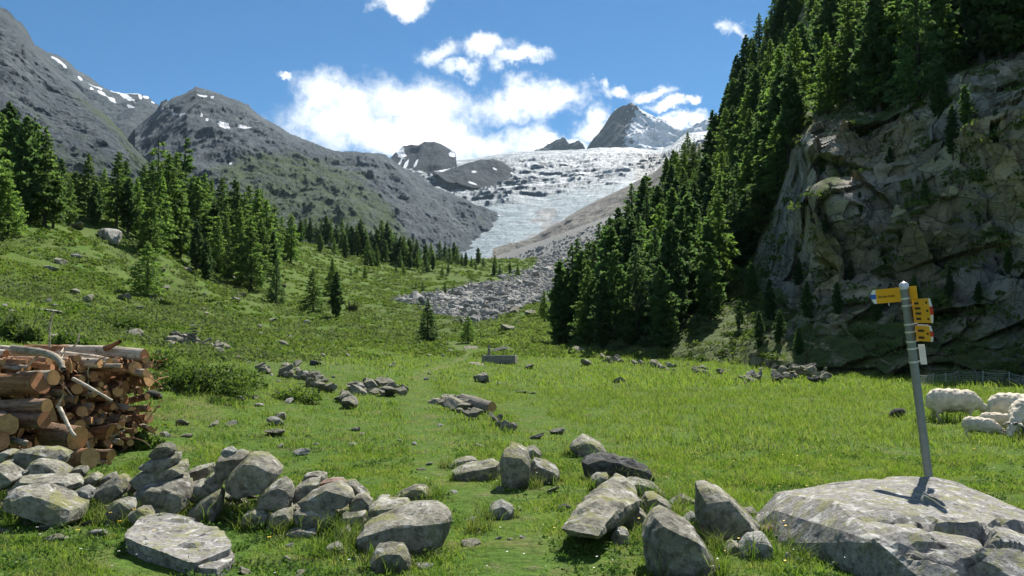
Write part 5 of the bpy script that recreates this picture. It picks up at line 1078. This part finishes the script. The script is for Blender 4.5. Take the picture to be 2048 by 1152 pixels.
# ------------------------------------------------------------------ the log pile
def log_mesh(L, r0, r1, seed, bend=.02):
    r = np.random.default_rng(seed); n, k = 14, 6; V = []; a0 = r.uniform(0, 6.28)
    for i in range(k):
        f = i / (k - 1); rad = r0 * (1 - f) + r1 * f; cy = math.sin(f * math.pi) * bend * L * math.cos(a0); cz = math.sin(f * math.pi) * bend * L * math.sin(a0)
        for j in range(n):
            t = 2 * math.pi * j / n; q = rad * (1 + r.normal(0, .05)); V.append((-L * (1 - f), cy + q * math.cos(t), cz + q * math.sin(t)))
    Fq = [(i * n + j, i * n + (j + 1) % n, (i + 1) * n + (j + 1) % n, (i + 1) * n + j) for i in range(k - 1) for j in range(n)]
    return V, Fq, n
def make_log(end, axis, L, r, label, seed, bark=None, group='logs stacked in the pile', split=False, cut=None, name='log'):
    q = np.random.default_rng(seed); bark = bark or [LOGBARK, LOGRED, LOGGREY, LOGRED, LOGBARK][seed % 5]; cut = cut or [CUT, CUTRED, CUT][seed % 3]
    V, Fq, n = log_mesh(L, r * q.uniform(.85, 1.15), r, seed); V = np.array(V)
    if split: V[:, 2] = np.where(V[:, 2] > 0, V[:, 2] * .12, V[:, 2])
    slant = q.normal(0, .22); V[-n:, 0] += V[-n:, 1] * slant
    o = link(name, mesh_np('log', V, np.array(Fq), not split, (bark,))); x = Vector(axis).normalized(); o.rotation_mode = 'QUATERNION'; o.rotation_quaternion = x.to_track_quat('X', 'Z') @ Quaternion((1, 0, 0), q.uniform(0, 6.28)); o.location = end
    tag(o, label, 'log', group)
    ring = V[-n:] * (1, .97, .97) + (.004, 0, 0); c = ring.mean(0)
    cv = np.concatenate((ring, [c])); cf = np.array([(j, (j + 1) % n, n) for j in range(n)]); link('cut_end', mesh_np('cut_end', cv, cf, False, (cut,)), o)
    back = V[:n] * 1.0; link('cut_end', mesh_np('cut_end', np.concatenate((back, [back.mean(0)])), np.array([((j + 1) % n, j, n) for j in range(n)]), False, (cut,)), o)
    return o
rl = np.random.default_rng(15)
O_ = np.array((-6.95, 11.35, 0.0)); Pd = np.array((.50, .866, 0)); Ad = np.array((.866, -.50, 0))
placed = []
def fits(s, h, r): return all((s - a) ** 2 + (h - b) ** 2 > (r + c) ** 2 * .86 for a, b, c in placed)
k = 0
for r_, cnt in ((.145, 4), (.11, 13), (.08, 46), (.055, 105), (.04, 120)):
    got = 0
    for _ in range(2200):
        s = rl.uniform(0, 2.40); top = 1.50 - .10 * abs(s - 1.2); h = rl.uniform(r_, top - r_ * .5)
        if fits(s, h, r_):
            placed.append((s, h, r_)); got += 1; k += 1; e = rl.normal(0, .14) + (.20 if h < .5 else 0) * rl.random()
            ax = Ad + np.array((0, 0, rl.normal(0, .06))) + Pd * rl.normal(0, .30 if r_ < .15 else .16); z0 = Hs(*(O_ + Pd * s)[:2])
            lab = {.145: 'stout log with sawn end facing out of the log pile', .11: 'medium round log end in the face of the log pile', .08: 'slim log end packed in the face of the log pile', .055: 'thin pole end wedged in the face of the log pile', .04: 'stick-thin pole poking from the face of the log pile'}[r_]
            make_log(tuple(O_ + Pd * s + Ad * e + (0, 0, h + z0)), tuple(ax), rl.uniform(1.6, 3.2) if r_ > .07 else rl.uniform(.8, 2.2), r_ * .97, lab, k, split=(k % 5 == 2))
            if got >= cnt: break
def zlog(x1, y1, x2, y2, Y1, Y2, rz, label, seed, **kw):
    a = P(x1 / 4.115, 680 + y1 / 4.115, Y1); b = P(x2 / 4.115, 680 + y2 / 4.115, Y2); d = b - a; L = float(np.linalg.norm(d)); return make_log(tuple(b), tuple(d), L, rz / 4.115 / F * Y2, label, seed, group=None, **kw)
zlog(-500, 350, 330, 350, 11.7, 11.25, 92, 'thickest rough-barked log lying sideways at left of the pile', 301, bark=LOGRED)
zlog(-300, 290, 440, 310, 12.2, 11.4, 68, 'grey log with an oval sawn end above the thickest log', 302, bark=LOGGREY, cut=CUT)
zlog(-300, 560, 385, 545, 11.5, 11.05, 62, 'smooth round log with a bright sawn end below the thickest log', 303, bark=LOGBARK, cut=CUT)
zlog(-250, 650, 365, 660, 11.4, 11.0, 66, 'log with a narrow tilted cut end under the smooth round log', 304, bark=LOGBARK)
zlog(-400, 600, 55, 700, 11.6, 10.7, 92, 'log with a big brown sawn face at the left picture edge', 305, cut=CUT)
zlog(-400, 800, 0, 830, 11.5, 10.6, 80, 'reddish sawn log face at lower left picture edge', 306, cut=CUTRED)
zlog(60, 820, 240, 860, 11.0, 10.7, 26, 'short grey branch log at the bottom left of the pile', 307, bark=LOGGREY)
zlog(-200, 60, 330, 105, 12.6, 12.3, 40, 'silvery log stretching over the top of the pile at left', 308, bark=LOGGREY)
zlog(380, 92, 1190, 128, 13.4, 13.3, 52, 'longest silvery log along the back top edge of the pile', 309, bark=LOGGREY, cut=CUTRED)
zlog(200, 70, 1000, 110, 13.3, 13.4, 30, 'reddish stripped pole beside the longest silvery log', 310, bark=LOGRED)
zlog(250, 140, 820, 190, 12.7, 12.5, 42, 'pale log with a stepped sawn end on the pile top', 311, bark=LOGGREY, cut=CUT)
zlog(500, 120, 900, 175, 12.9, 12.7, 30, 'short pale log lying across the middle of the pile top', 312, bark=LOGGREY)
zlog(-200, 150, 430, 225, 12.0, 11.8, 30, 'thin reddish log on the sloping left top of the pile', 313, bark=LOGRED)
zlog(-300, 170, 240, 228, 11.8, 11.6, 22, 'thin silvery pole on the sloping left top of pile', 314, bark=LOGGREY)
zlog(-300, 200, 180, 240, 11.6, 11.5, 18, 'second thin silvery pole below the first on pile top', 315, bark=LOGGREY)
zlog(-400, 60, 50, 110, 12.2, 12.0, 30, 'white-ended pale log at the top left picture edge', 316, bark=LOGGREY)
zlog(560, 200, 1000, 215, 12.7, 12.6, 20, 'thin pale pole near the right end of pile top', 317, bark=LOGGREY)
zlog(700, 235, 1080, 250, 12.8, 12.5, 16, 'split reddish board-like pole at right of pile top', 318, bark=LOGRED, split=True)
zlog(1080, 260, 1205, 275, 13.2, 13.0, 34, 'short round log sticking out at the upper right end of pile', 319, bark=LOGGREY, cut=CUT)
zlog(400, 780, 640, 810, 11.6, 11.2, 95, 'widest sawn trunk face low in the middle of the pile', 320, cut=CUT)
zlog(560, 1000, 740, 970, 11.5, 11.1, 85, 'split orange trunk piece standing at the foot of the pile', 321, cut=CUT, bark=LOGRED)
zlog(770, 940, 915, 945, 12.2, 12.0, 46, 'small round log at the right foot of the pile', 322, cut=CUT, bark=LOGBARK)
zlog(770, 1010, 890, 1020, 12.1, 11.9, 28, 'thin round log lying on grass under the small one', 323, cut=CUT, bark=LOGGREY)
def branch(pts, r, label, m, group=None):
    w = [P(x / 4.115, 680 + y / 4.115, Y) for x, y, Y in pts]; t = np.linspace(0, 1, 12); ctrl = np.array(w); idx = np.linspace(0, 1, len(w)); q = np.stack([np.interp(t, idx, ctrl[:, i]) for i in range(3)], 1)
    q[1:-1] = (q[:-2] + q[1:-1] * 2 + q[2:]) / 4; o = q[0].copy(); V, Fq = [], []; tube(V, Fq, q - o, np.linspace(r, r * .55, 12), 7); return tag(link('branch', mesh_np('branch', np.array(V), np.array(Fq), True, (m,)), None, tuple(o)), label, 'branch', group)
branch([(110, 75, 11.9), (250, 90, 11.6), (400, 110, 11.4), (490, 160, 11.2), (520, 240, 11.1)], .066, 'curved silvery branch drooping over the top of the log pile', LOGGREY)
branch([(600, 320, 11.6), (700, 370, 11.5), (820, 440, 11.4), (925, 500, 11.4)], .028, 'slanting pale branch across the face of the log pile', LOGGREY)
branch([(490, 560, 11.2), (540, 660, 11.1), (590, 760, 11.0), (620, 790, 11.0)], .032, 'splintered pale branch hanging down the pile face', LOGGREY)
branch([(410, 60, 12.6), (405, -80, 12.6), (440, -240, 12.7)], .016, 'thin upright twig sticking up from the pile top at left', LOGGREY)
branch([(590, 70, 12.6), (640, 20, 12.6), (650, -60, 12.6)], .016, 'short forked twig sticking up from the middle of the pile top', LOGGREY)
branch([(230, 210, 11.7), (300, 140, 11.6), (305, 60, 11.6)], .018, 'bent white twig on the left of the pile top', LOGGREY)
branch([(860, 70, 13.2), (920, 50, 13.2), (990, 10, 13.1)], .05, 'red-brown stub of branch pointing up at pile back', LOGRED)
branch([(470, 555, 11.2), (500, 500, 11.2), (530, 440, 11.1)], .022, 'short slanting stick beside the bright sawn end', LOGGREY)
branch([(580, 270, 11.5), (585, 200, 11.5), (570, 150, 11.5)], .02, 'yellow splinter standing upright in the pile', CUT)
branch([(1000, 810, 12.6), (1100, 808, 12.5), (1180, 830, 12.4), (1230, 870, 12.4)], .012, 'thin drooping twig at the right foot of the pile', LOGBARK)
branch([(780, 200, 12.3), (830, 150, 12.3), (930, 125, 12.4)], .012, 'arched dark twig over the right part of pile top', LOGBARK)
def rubbish():   # bark flakes and needles caught in the pile
    n = 900; s = rl.uniform(0, 2.7, n); h = rl.uniform(.02, 1.5, n); p = O_ + Pd * s[:, None] + Ad * rl.normal(.02, .10, n)[:, None]; p[:, 2] = h; t = rl.normal(0, 1, (n, 3)); t /= np.linalg.norm(t, axis=1)[:, None]; q = np.cross(t, rl.normal(0, 1, (n, 3))); q /= np.linalg.norm(q, axis=1)[:, None]; l = rl.uniform(.02, .07, (n, 1))
    V = np.stack((p - t * l, p + q * l * .35, p + t * l, p - q * l * .35), 1).reshape(-1, 3); kind(link('bark_litter', mesh_np('bark_litter', V, np.arange(4 * n).reshape(-1, 4), False, (LOGRED,))), 'stuff')
rubbish()
for i in range(34):
    s = rl.uniform(0, 2.4); h = rl.uniform(.15, 1.5); p0 = O_ + Pd * s + Ad * rl.uniform(-.15, .1) + (0, 0, h); dv = rl.normal(0, 1, 3) * (1, .6, .7); dv /= np.linalg.norm(dv); L_ = rl.uniform(.25, .8); t = np.linspace(0, 1, 6)[:, None]; q = p0 + dv * L_ * t + np.array((0, 0, -.08)) * t ** 2 + rl.normal(0, .01, (6, 3)); V, Fq = [], []; tube(V, Fq, q - p0, np.linspace(.018, .008, 6) * rl.uniform(.6, 1.5), 6)
    tag(link('stick', mesh_np('stick', np.array(V), np.array(Fq), True, ((LOGGREY, LOGRED, CUT)[i % 3],)), None, tuple(p0)), ('thin grey', 'thin reddish', 'thin pale stripped')[i % 3] + ' broken stick caught crosswise in the face of the log pile', 'stick', ('grey', 'reddish', 'pale')[i % 3] + ' broken sticks in the log pile')
a = P(930, 800, 21.0); b = P(984, 818, 19.6); g = ground_at(984, 824); make_log((b[0], b[1], g[2] + .14), tuple(np.array((b[0], b[1], g[2] + .14)) - np.array((a[0], a[1], Hs(a[0], a[1]) + .18))), 1.7, .15, 'grey weathered log lying at the end of the tumbled stone row', 333, bark=OLDWOOD, group=None, cut=CUT)
# ------------------------------------------------------------------ signpost
def box(name, size, loc, m, parent, rot=(0, 0, 0), bevel=.002):
    bm = bmesh.new(); bmesh.ops.create_cube(bm, size=1); bmesh.ops.scale(bm, vec=size, verts=bm.verts)
    if bevel: bmesh.ops.bevel(bm, geom=bm.edges, offset=bevel, segments=1, affect='EDGES')
    o = link(name, mesh_bm(name, bm, m), parent, loc); o.rotation_euler = rot; return o
def prism(name, poly, thick, m, parent, loc=(0, 0, 0), rot=(0, 0, 0)):
    """flat plate in the local XZ plane, thickness along Y"""
    bm = bmesh.new(); f = bm.faces.new([bm.verts.new((x, -thick / 2, z)) for x, z in poly]); e = bmesh.ops.extrude_face_region(bm, geom=[f]); bmesh.ops.translate(bm, vec=(0, thick, 0), verts=[v for v in e['geom'] if isinstance(v, bmesh.types.BMVert)])
    bmesh.ops.recalc_face_normals(bm, faces=bm.faces); o = link(name, mesh_bm(name, bm, m), parent, loc); o.rotation_euler = rot; return o
def text(s, size, loc, parent, m=BLACK, align='LEFT'):
    c = bpy.data.curves.new('lettering', 'FONT'); c.body = s; c.size = size; c.extrude = .0006; c.align_x = align; c.materials.append(m)
    o = bpy.data.objects.new('lettering', c); col.objects.link(o); 
    dg = bpy.context.evaluated_depsgraph_get(); me = bpy.data.meshes.new_from_object(o.evaluated_get(dg)); bpy.data.objects.remove(o); me.name = 'lettering'; o = link('lettering', me, parent, loc); return o
def signpost():
    Yp = 8.5; b = P(1862, 990, Yp); t = P(1807, 566, Yp - .05); base = np.array((b[0] + .012, b[1], 0.0)); d = t - b; ax = d / np.linalg.norm(d); base = b - ax * (b[2] / ax[2]); Lp = float(np.linalg.norm(t - base)); rp = .040
    root = thing('signpost', 'leaning grey steel signpost with yellow hiking arrows behind the giant boulder', 'signpost', tuple(base)); root.rotation_mode = 'QUATERNION'; root.rotation_quaternion = Vector(ax).to_track_quat('Z', 'Y'); 
    # keep the local X axis pointing to the right
    z = Vector(ax); y = Vector((0, 1, 0)); x = y.cross(z).normalized(); y = z.cross(x); root.rotation_quaternion = Matrix((x, y, z)).transposed().to_quaternion()
    V, Fq = [], []; tube(V, Fq, [(0, 0, -.25), (0, 0, Lp - .05), (0, 0, Lp - .03)], [rp, rp, rp], 24); link('post', mesh_np('post', np.array(V), np.array(Fq), True, (STEEL,)), root)
    V, Fq = [], []; tube(V, Fq, [(0, 0, Lp - .055), (0, 0, Lp - .012), (0, 0, Lp + .004), (0, 0, Lp + .012)], [rp + .005, rp + .005, rp * .7, .002], 24); link('cap', mesh_np('cap', np.array(V), np.array(Fq), True, (STEEL_LIGHT,)), root)
    k = Yp / F
    def clamp(z, ang):
        V, Fq = [], []; tube(V, Fq, [(0, 0, -.009), (0, 0, .009)], [rp + .006, rp + .006], 20); tube(V, Fq, [(0, -rp - .001, 0), (0, -rp - .035, 0)], [.006, .006], 6); tube(V, Fq, [(rp, 0, 0), (rp + .06, 0, 0)], [.006, .006], 6)
        o = link('clamp', mesh_np('clamp', np.array(V), np.array(Fq), False, (STEEL_LIGHT,)), root, (0, 0, z)); o.rotation_euler = (0, 0, ang); return o
    zz = lambda py: Lp - (py - 566) * k * 1.012
    for py in (577, 597, 611, 648, 663, 682, 696, 722): clamp(zz(py), .25)
    # upper arrow: points up the valley to the left
    az = math.radians(142)        # direction of the tip in plan, seen from the post
    def arrow(zc, L0, L1, hgt, ang, tipcol, lines, off, two=False, tip_len=.075):
        """local +X runs from the tail to the tip; the printed side faces local -Y"""
        o = prism('sign_plate', [(-L0, -hgt / 2), (L1 - tip_len, -hgt / 2), (L1 - tip_len, hgt / 2), (-L0, hgt / 2)], .004, YELLOW, root, (off[0], off[1], zc), (0, 0, ang))
        prism('arrow_tip', [(L1 - tip_len, -hgt / 2), (L1 - tip_len * .55, -hgt / 2), (L1 - tip_len * .12, -hgt * .17), (L1 - tip_len, -hgt * .17)], .0038, WHITE, o); prism('arrow_tip', [(L1 - tip_len, hgt * .17), (L1 - tip_len * .12, hgt * .17), (L1 - tip_len * .55, hgt / 2), (L1 - tip_len, hgt / 2)], .0038, WHITE, o)
        prism('arrow_stripe', [(L1 - tip_len, -hgt * .17), (L1 - tip_len * .12, -hgt * .17), (L1, 0), (L1 - tip_len * .12, hgt * .17), (L1 - tip_len, hgt * .17)], .0042, tipcol, o); return o
    a1 = math.radians(115)
    o = arrow(zz(588), .17, .40, .145, a1, BLUE, None, (0, .052)); 
    # lettering on the face towards the camera (plate turned half round, so the print sits on local +Y)
    def letter(s, size, x, z, par):
        t_ = text(s, size, (x, .0032, z), par); t_.rotation_euler = (math.pi / 2, 0, math.pi); return t_
    letter('Bordierhütte', .040, .30, -.018, o); letter('2 h', .046, .03, .015, o)
    box('bolt', (.006, .006, .03), (.18, 0, -.088), STEEL_LIGHT, o, bevel=0)
    def block(zc, hgt, L, lines, times):
        ang = math.radians(-94); o = arrow(zc, .04, L, hgt, ang, RED, None, (.062, -.03), tip_len=.065)
        for i, (w, z) in enumerate(lines): box('lettering', (w, .0016, .022), (.02 + w / 2, -.0026, z), BLACK, o, bevel=0)
        for i, z in enumerate(times): box('lettering', (.045, .0016, .022), (L - .12, -.0026, z), BLACK, o, bevel=0)
    block(zz(623), .235, .42, [(.10, .075), (.13, .025), (.13, -.025), (.11, -.078)], [.08, .0, -.08])
    block(zz(667), .15, .36, [(.15, .028), (.13, -.040)], [.0])
    box('backing_strip', (.26, .012, .022), (.062, -.16, zz(652.5)), STEEL, root, (0, 0, math.radians(-94)))
    box('route_plate', (.085, .006, .20), (.088, -.02, zz(709)), WHITE, root, (0, 0, math.radians(-72)), .003)
signpost()
# ------------------------------------------------------------------ sheep
def blob_body(parts, n_sub, seed, amp=.018, vox=.045):
    """one continuous body from overlapping ellipsoids, remeshed and given fleece lumps"""
    bm = bmesh.new()
    for (c, rad, rot) in parts:
        g_ = bmesh.ops.create_icosphere(bm, subdivisions=3, radius=1.0); bmesh.ops.scale(bm, vec=rad, verts=g_['verts']); bmesh.ops.rotate(bm, cent=(0, 0, 0), matrix=Matrix.Rotation(rot, 3, 'Y'), verts=g_['verts']); bmesh.ops.translate(bm, vec=c, verts=g_['verts'])
    me = bpy.data.meshes.new('tmp'); bm.to_mesh(me); bm.free(); o = bpy.data.objects.new('tmp', me); col.objects.link(o)
    md = o.modifiers.new('r', 'REMESH'); md.mode = 'VOXEL'; md.voxel_size = vox; sm_ = o.modifiers.new('s', 'SMOOTH'); sm_.iterations = 3; sm_.factor = .5
    dg = bpy.context.evaluated_depsgraph_get(); me2 = bpy.data.meshes.new_from_object(o.evaluated_get(dg)); bpy.data.objects.remove(o); 
    V = np.empty(len(me2.vertices) * 3, np.float32); me2.vertices.foreach_get('co', V); V = V.reshape(-1, 3); N = np.empty(len(me2.vertices) * 3, np.float32); me2.vertices.foreach_get('normal', N); N = N.reshape(-1, 3)
    d1, d2, h_, v_ = cells(V / .075, seed); V = V + N * ((.5 - d1) * amp * 1.6 + fbm(V * 9, 3, seed=seed) * amp)[:, None]; me2.vertices.foreach_set('co', V.astype(np.float32).ravel())
    me2.materials.clear(); me2.materials.append(WOOL); me2.polygons.foreach_set('use_smooth', np.ones(len(me2.polygons), bool)); me2.update(); me2.name = 'fleece'; return me2
def sheep_mesh(head_down=True, lamb=False, seed=1, turn=0.0):
    s_, c_ = math.sin(turn), math.cos(turn); k = .62 if lamb else 1.0
    P0 = [((-.42, 0, .56), (.33, .27, .31), 0), ((-.1, 0, .56), (.42, .29, .31), 0), ((.28, 0, .55), (.32, .26, .29), .1), ((.10, 0, .48), (.5, .24, .22), 0)]
    hz = (.62, .42, .20) if head_down else (.60, .72, .86)
    P0 += [((.52, .04 * turn, hz[0] * .82 if head_down else .66), (.22, .15, .17), .55 if head_down else -.6), ((.72, .10 * turn, hz[1] * .86 if head_down else .80), (.17, .11, .12), .7 if head_down else -.3), ((.87, .15 * turn, hz[2] + .06 if head_down else .82), (.14, .078, .085), .75 if head_down else .2), ((.95, .17 * turn, hz[2] - .04 if head_down else .78), (.08, .05, .055), .8 if head_down else .2)]
    for x, y, o in [(.34, .13, .02), (.30, -.13, -.03), (-.46, .13, -.03), (-.50, -.13, .03)]:
        hind = x < 0
        P0 += [((x, y, .40), (.11 if hind else .085, .085, .18), 0), ((x + (-.05 if hind else .01), y, .22), (.042, .04, .12), .25 if hind else -.05), ((x + o + (-.02 if hind else 0), y, .08), (.034, .034, .12), -.12 if hind else .03), ((x + o + .02, y, .015), (.045, .035, .03), 0)]
    P0 += [((-.72, 0, .50), (.06, .05, .15), .2)]
    return blob_body(P0, 3, seed, .028, .034)
SM = [sheep_mesh(True, False, 3), sheep_mesh(True, False, 5, .6)]
def ear(parent, x, y, z, sgn):
    V, Fq = [], []; tube(V, Fq, [(x, y, z), (x + .01, y + sgn * .06, z + .005), (x + .03, y + sgn * .13, z - .03)], [.018, .032, .006], 7); o = link('ear', mesh_np('ear', np.array(V), np.array(Fq), True, (WOOL,)), parent); return o
def sheep(px, py, s, rz, mi, label, horn=False):
    g = ground_at(px, py); o = link('sheep', SM[mi], None, tuple(g + (0, 0, -.02))); o.scale = (s, s * 1.05, s); o.rotation_euler = (0, 0, rz); tag(o, label, 'sheep', 'sheep grazing in the meadow')
    y0 = .10 if mi else 0
    for sg in (1, -1): ear(o, .80, y0 + sg * .07, .36, sg)
    for sg in (1, -1):
        V, Fq = [], []; tube(V, Fq, [(.945, y0 + sg * .052, .215), (.955, y0 + sg * .060, .212)], [.013, .008], 6); link('eye', mesh_np('eye', np.array(V), np.array(Fq), True, (HORN,)), o)
    if horn:
        for sg in (1, -1):
            V, Fq = [], []; pts = [(.84 - .10 * math.sin(t) - .02, y0 + sg * (.06 + .035 * t), .34 + .09 * math.cos(t) - .05) for t in np.linspace(-.6, 4.0, 12)]; tube(V, Fq, pts, np.linspace(.028, .008, 12), 7); link('horn', mesh_np('horn', np.array(V), np.array(Fq), True, (HORN,)), o)
    return o
sheep(1912, 843, .84, .02, 0, 'large cream sheep grazing alone with lowered head, right of the post')
sheep(1964, 876, .45, -.95, 1, 'small cream lamb grazing with its back turned, nearest to the lone sheep')
sheep(2034, 858, .84, .30, 0, 'cream sheep partly hidden behind another at right edge of picture')
sheep(2070, 878, .88, 3.6, 1, 'cream sheep with dark horns and lowered head at right picture edge', True)
sheep(2000, 866, .46, -.35, 1, 'small cream lamb standing in front of the two sheep at picture edge')
# ------------------------------------------------------------------ netting fence at the foot of the cliff
def fence():
    xs = [(1838, 771), (1865, 769), (1893, 768), (1921, 768), (1951, 768), (1965, 770), (2019, 772), (2075, 776), (2140, 782)]; G = [ground_at(x, y) for x, y in xs]; root = thing('netting_fence', 'pale electric netting fence on thin posts along the cliff foot', 'fence', tuple(G[0])); o = G[0]; tops = []
    for i, g_ in enumerate(G):
        h = (20 + (6 if i in (3, 4, 5, 6) else 0)) / F * g_[1] + .05; r = .035 if i in (3, 4) else .022; lean = rs.normal(0, .05); V, Fq = [], []; p = g_ - o; tube(V, Fq, [p - (0, 0, .2), p + (lean, 0, h)], [r, r * .85], 8)
        link('post', mesh_np('post', np.array(V), np.array(Fq), True, (OLDWOOD if i in (3, 4) else NETTING,)), root); tops.append((p, h, lean))
    for j in range(7):
        V, Fq = [], []
        for (p, h, l), (q, h2, l2) in zip(tops[:-1], tops[1:]):
            f = .06 + .90 * j / 6; t = np.linspace(0, 1, 7)[:, None]; a = p + (l * f, 0, h * f * .93); b = q + (l2 * f, 0, h2 * f * .93); w = a * (1 - t) + b * t; w[:, 2] -= (np.sin(t[:, 0] * math.pi) * .05 * f); tube(V, Fq, w, [.010 if j == 6 else .005] * 7, 4)
        link('wire', mesh_np('wire', np.array(V), np.array(Fq), True, (NETTING,)), root)
    V, Fq = [], []
    for (p, h, l), (q, h2, l2) in zip(tops[:-1], tops[1:]):
        n = int(max(3, np.linalg.norm(q - p) / .22))
        for i in range(1, n): t = i / n; a = p * (1 - t) + q * t; hh = h * (1 - t) + h2 * t; tube(V, Fq, [a + (0, 0, .03), a + (0, 0, hh * .88)], [.004, .004], 3)
    kind(link('netting', mesh_np('netting', np.array(V), np.array(Fq), False, (NETTING,)), root), 'stuff')
fence()
# ------------------------------------------------------------------ trough with its spout post
def trough():
    g_ = ground_at(1000, 727); w = 66 / F * g_[1]; h = 16 / F * g_[1]; root = thing('water_trough', 'long grey stone water trough in the far meadow', 'trough', tuple(g_), None, -.12); d = w * .62; t = .10
    box('side_wall', (w, t, h), (0, -d / 2, h / 2), TROUGH, root, (0, 0, 0), .02); box('side_wall', (w, t, h * 1.02), (-.1, d / 2, h / 2), TROUGH, root, (0, 0, 0), .02); box('end_wall', (t, d - t - .004, h * .99), (-w / 2 + t / 2 + .003, 0, h / 2), TROUGH, root, (0, 0, 0), .02); box('end_wall', (t, d - t - .004, h * .99), (w / 2 - t / 2 - .003, 0, h / 2), TROUGH, root, (0, 0, 0), .02)
    box('water', (w - 2 * t - .01, d - t - .01, .02), (0, 0, h * .8), WATER, root, bevel=0)
    g2 = P(978, 714, g_[1] + d * .75); z = Hs(g2[0], g2[1]); hp = 18 / F * g2[1] + h; r2 = thing('spout_post', 'dark wooden spout post standing behind the water trough', 'post', (g2[0], g2[1], z)); V, Fq = [], []; tube(V, Fq, [(0, 0, -.2), (0, 0, hp)], [.085, .075], 8); link('post', mesh_np('post', np.array(V), np.array(Fq), True, (OLDWOOD,)), r2)
    V, Fq = [], []; tube(V, Fq, [(0, -.05, hp * .8), (.05, -.45, hp * .76)], [.03, .025], 8); link('spout', mesh_np('spout', np.array(V), np.array(Fq), True, (STEEL,)), r2)
trough()
# ------------------------------------------------------------------ grass and flowers
def blades(n, y0, y1, h_, wd, seed, xr=.66, power=1.0, name='grass'):
    r = np.random.default_rng(seed); u = r.random(n); Y = (y0 ** power + u * (y1 ** power - y0 ** power)) ** (1 / power); X = r.uniform(-xr, xr, n) * Y
    q = np.stack((X, Y, 0 * X), 1); tuft = fbm(q / .9, 3, seed=71); big = fbm(q / 5.0, 3, seed=72)
    pw = path_w(X, Y); sw = scree_w(X, Y); hw = heath_w(X, Y); keep = (r.random(n) > pw * .7) & (sw < .4) & (r.random(n) > hw * .7) & (r.random(n) < .55 + .9 * (tuft + .35))
    for cx, cy, cr in EXCL: keep &= (X - cx) ** 2 + (Y - cy) ** 2 > cr * cr
    keep &= ~((Y > 11.2) & (X + 5.2 + (Y - 12) * -.4 < 0) & (Y < 14.5) & (X < -5.3))
    X, Y, tuft, big, pw = X[keep], Y[keep], tuft[keep], big[keep], pw[keep]; Z = H(X, Y); m = len(X); right = smooth(X - .05 * Y, .5, 3.0)
    hh = h_ * r.uniform(.45, 1.25, m) * (.62 + 1.5 * np.clip(tuft, -.2, .6)) * (1 + .45 * right) * (1 - .45 * smooth(pw, .05, .4)) * (1 + .5 * big); hh = np.maximum(hh, h_ * .25)
    a = r.uniform(0, 6.28, m); ln = r.normal(0, .38, (m, 2)) * hh[:, None] + np.array((-.10, -.02)) * hh[:, None]; w = wd * r.uniform(.6, 1.3, m) * (.8 + Y / y1 * .5)
    sx, sy = np.cos(a) * w, np.sin(a) * w; B = np.stack((X, Y, Z - .015), 1); mid = B + np.stack((ln[:, 0] * .35, ln[:, 1] * .35, hh * .58), 1); tip = B + np.stack((ln[:, 0] * 1.25, ln[:, 1] * 1.25, hh), 1); s3 = np.stack((sx, sy, 0 * sx), 1)
    V = np.stack((B - s3, B + s3, mid + s3 * .7, mid - s3 * .7, tip), 1).reshape(-1, 3); i = np.arange(m)[:, None] * 5
    T = np.concatenate((i + np.array((0, 1, 2)), i + np.array((0, 2, 3)), i + np.array((3, 2, 4))), 1).reshape(-1, 3)
    kind(link(name, mesh_np(name, V, T, False, (BLADE,))), 'stuff'); return m
blades(210000, 5.6, 13.0, .085, .0040, 201, .68, 1.6); blades(120000, 13.0, 30.0, .15, .008, 202, .66, 1.5); blades(70000, 30.0, 62.0, .20, .020, 203, .62, 1.4)
def flowers():
    r = np.random.default_rng(88)
    for nm, m, n, s, zh in (('flower', FLOWER, 70, .011, .16), ('flower', FLOWER_W, 160, .007, .12)):
        Y = 5.9 * np.exp(r.random(n) * math.log(3.2)); X = r.uniform(-.62, .62, n) * Y; Z = H(X, Y) + zh * r.uniform(.6, 1.5, n); V, Fc = [], []
        for x, y, z, k in zip(X, Y, Z, r.uniform(.7, 1.5, n)):
            b = len(V); V.append((x, y, z + s * .2)); 
            for j in range(6): t = j * math.pi / 3; V.append((x + s * k * math.cos(t), y + s * k * math.sin(t) * .9, z + s * k * .3 * (j % 2)))
            for j in range(6): Fc.append((b, b + 1 + j, b + 1 + (j + 1) % 6))
        kind(link('flowers', mesh_np('flowers', np.array(V), np.array(Fc), False, (m,))), 'stuff')
flowers()
def edge_tufts():
    r = np.random.default_rng(303); Q = []
    for x, y, w, d in BASES:
        if y > 13: continue
        for _ in range(int(5 + 14 * w)):
            a = r.uniform(0, 6.28); Q.append((x + math.cos(a) * (w + .05) , y + math.sin(a) * (d * .8 + .05)))
    Q = np.array(Q); n = 26; C = np.repeat(Q, n, 0) + r.normal(0, .035, (len(Q) * n, 2)); X, Y = C[:, 0], C[:, 1]; Z = H(X, Y); m = len(X); hh = np.repeat(r.uniform(.08, .26, len(Q)), n) * r.uniform(.4, 1.2, m)
    ln = r.normal(0, .42, (m, 2)) * hh[:, None]; a = r.uniform(0, 6.28, m); s3 = np.stack((np.cos(a), np.sin(a), 0 * a), 1) * .0042; B = np.stack((X, Y, Z - .02), 1); mid = B + np.stack((ln[:, 0] * .35, ln[:, 1] * .35, hh * .6), 1); tip = B + np.stack((ln[:, 0] * 1.3, ln[:, 1] * 1.3, hh), 1)
    V = np.stack((B - s3, B + s3, mid + s3 * .7, mid - s3 * .7, tip), 1).reshape(-1, 3); i = np.arange(m)[:, None] * 5
    T = np.concatenate((i + np.array((0, 1, 2)), i + np.array((0, 2, 3)), i + np.array((3, 2, 4))), 1).reshape(-1, 3); kind(link('grass', mesh_np('grass', V, T, False, (BLADE,))), 'stuff')
edge_tufts()
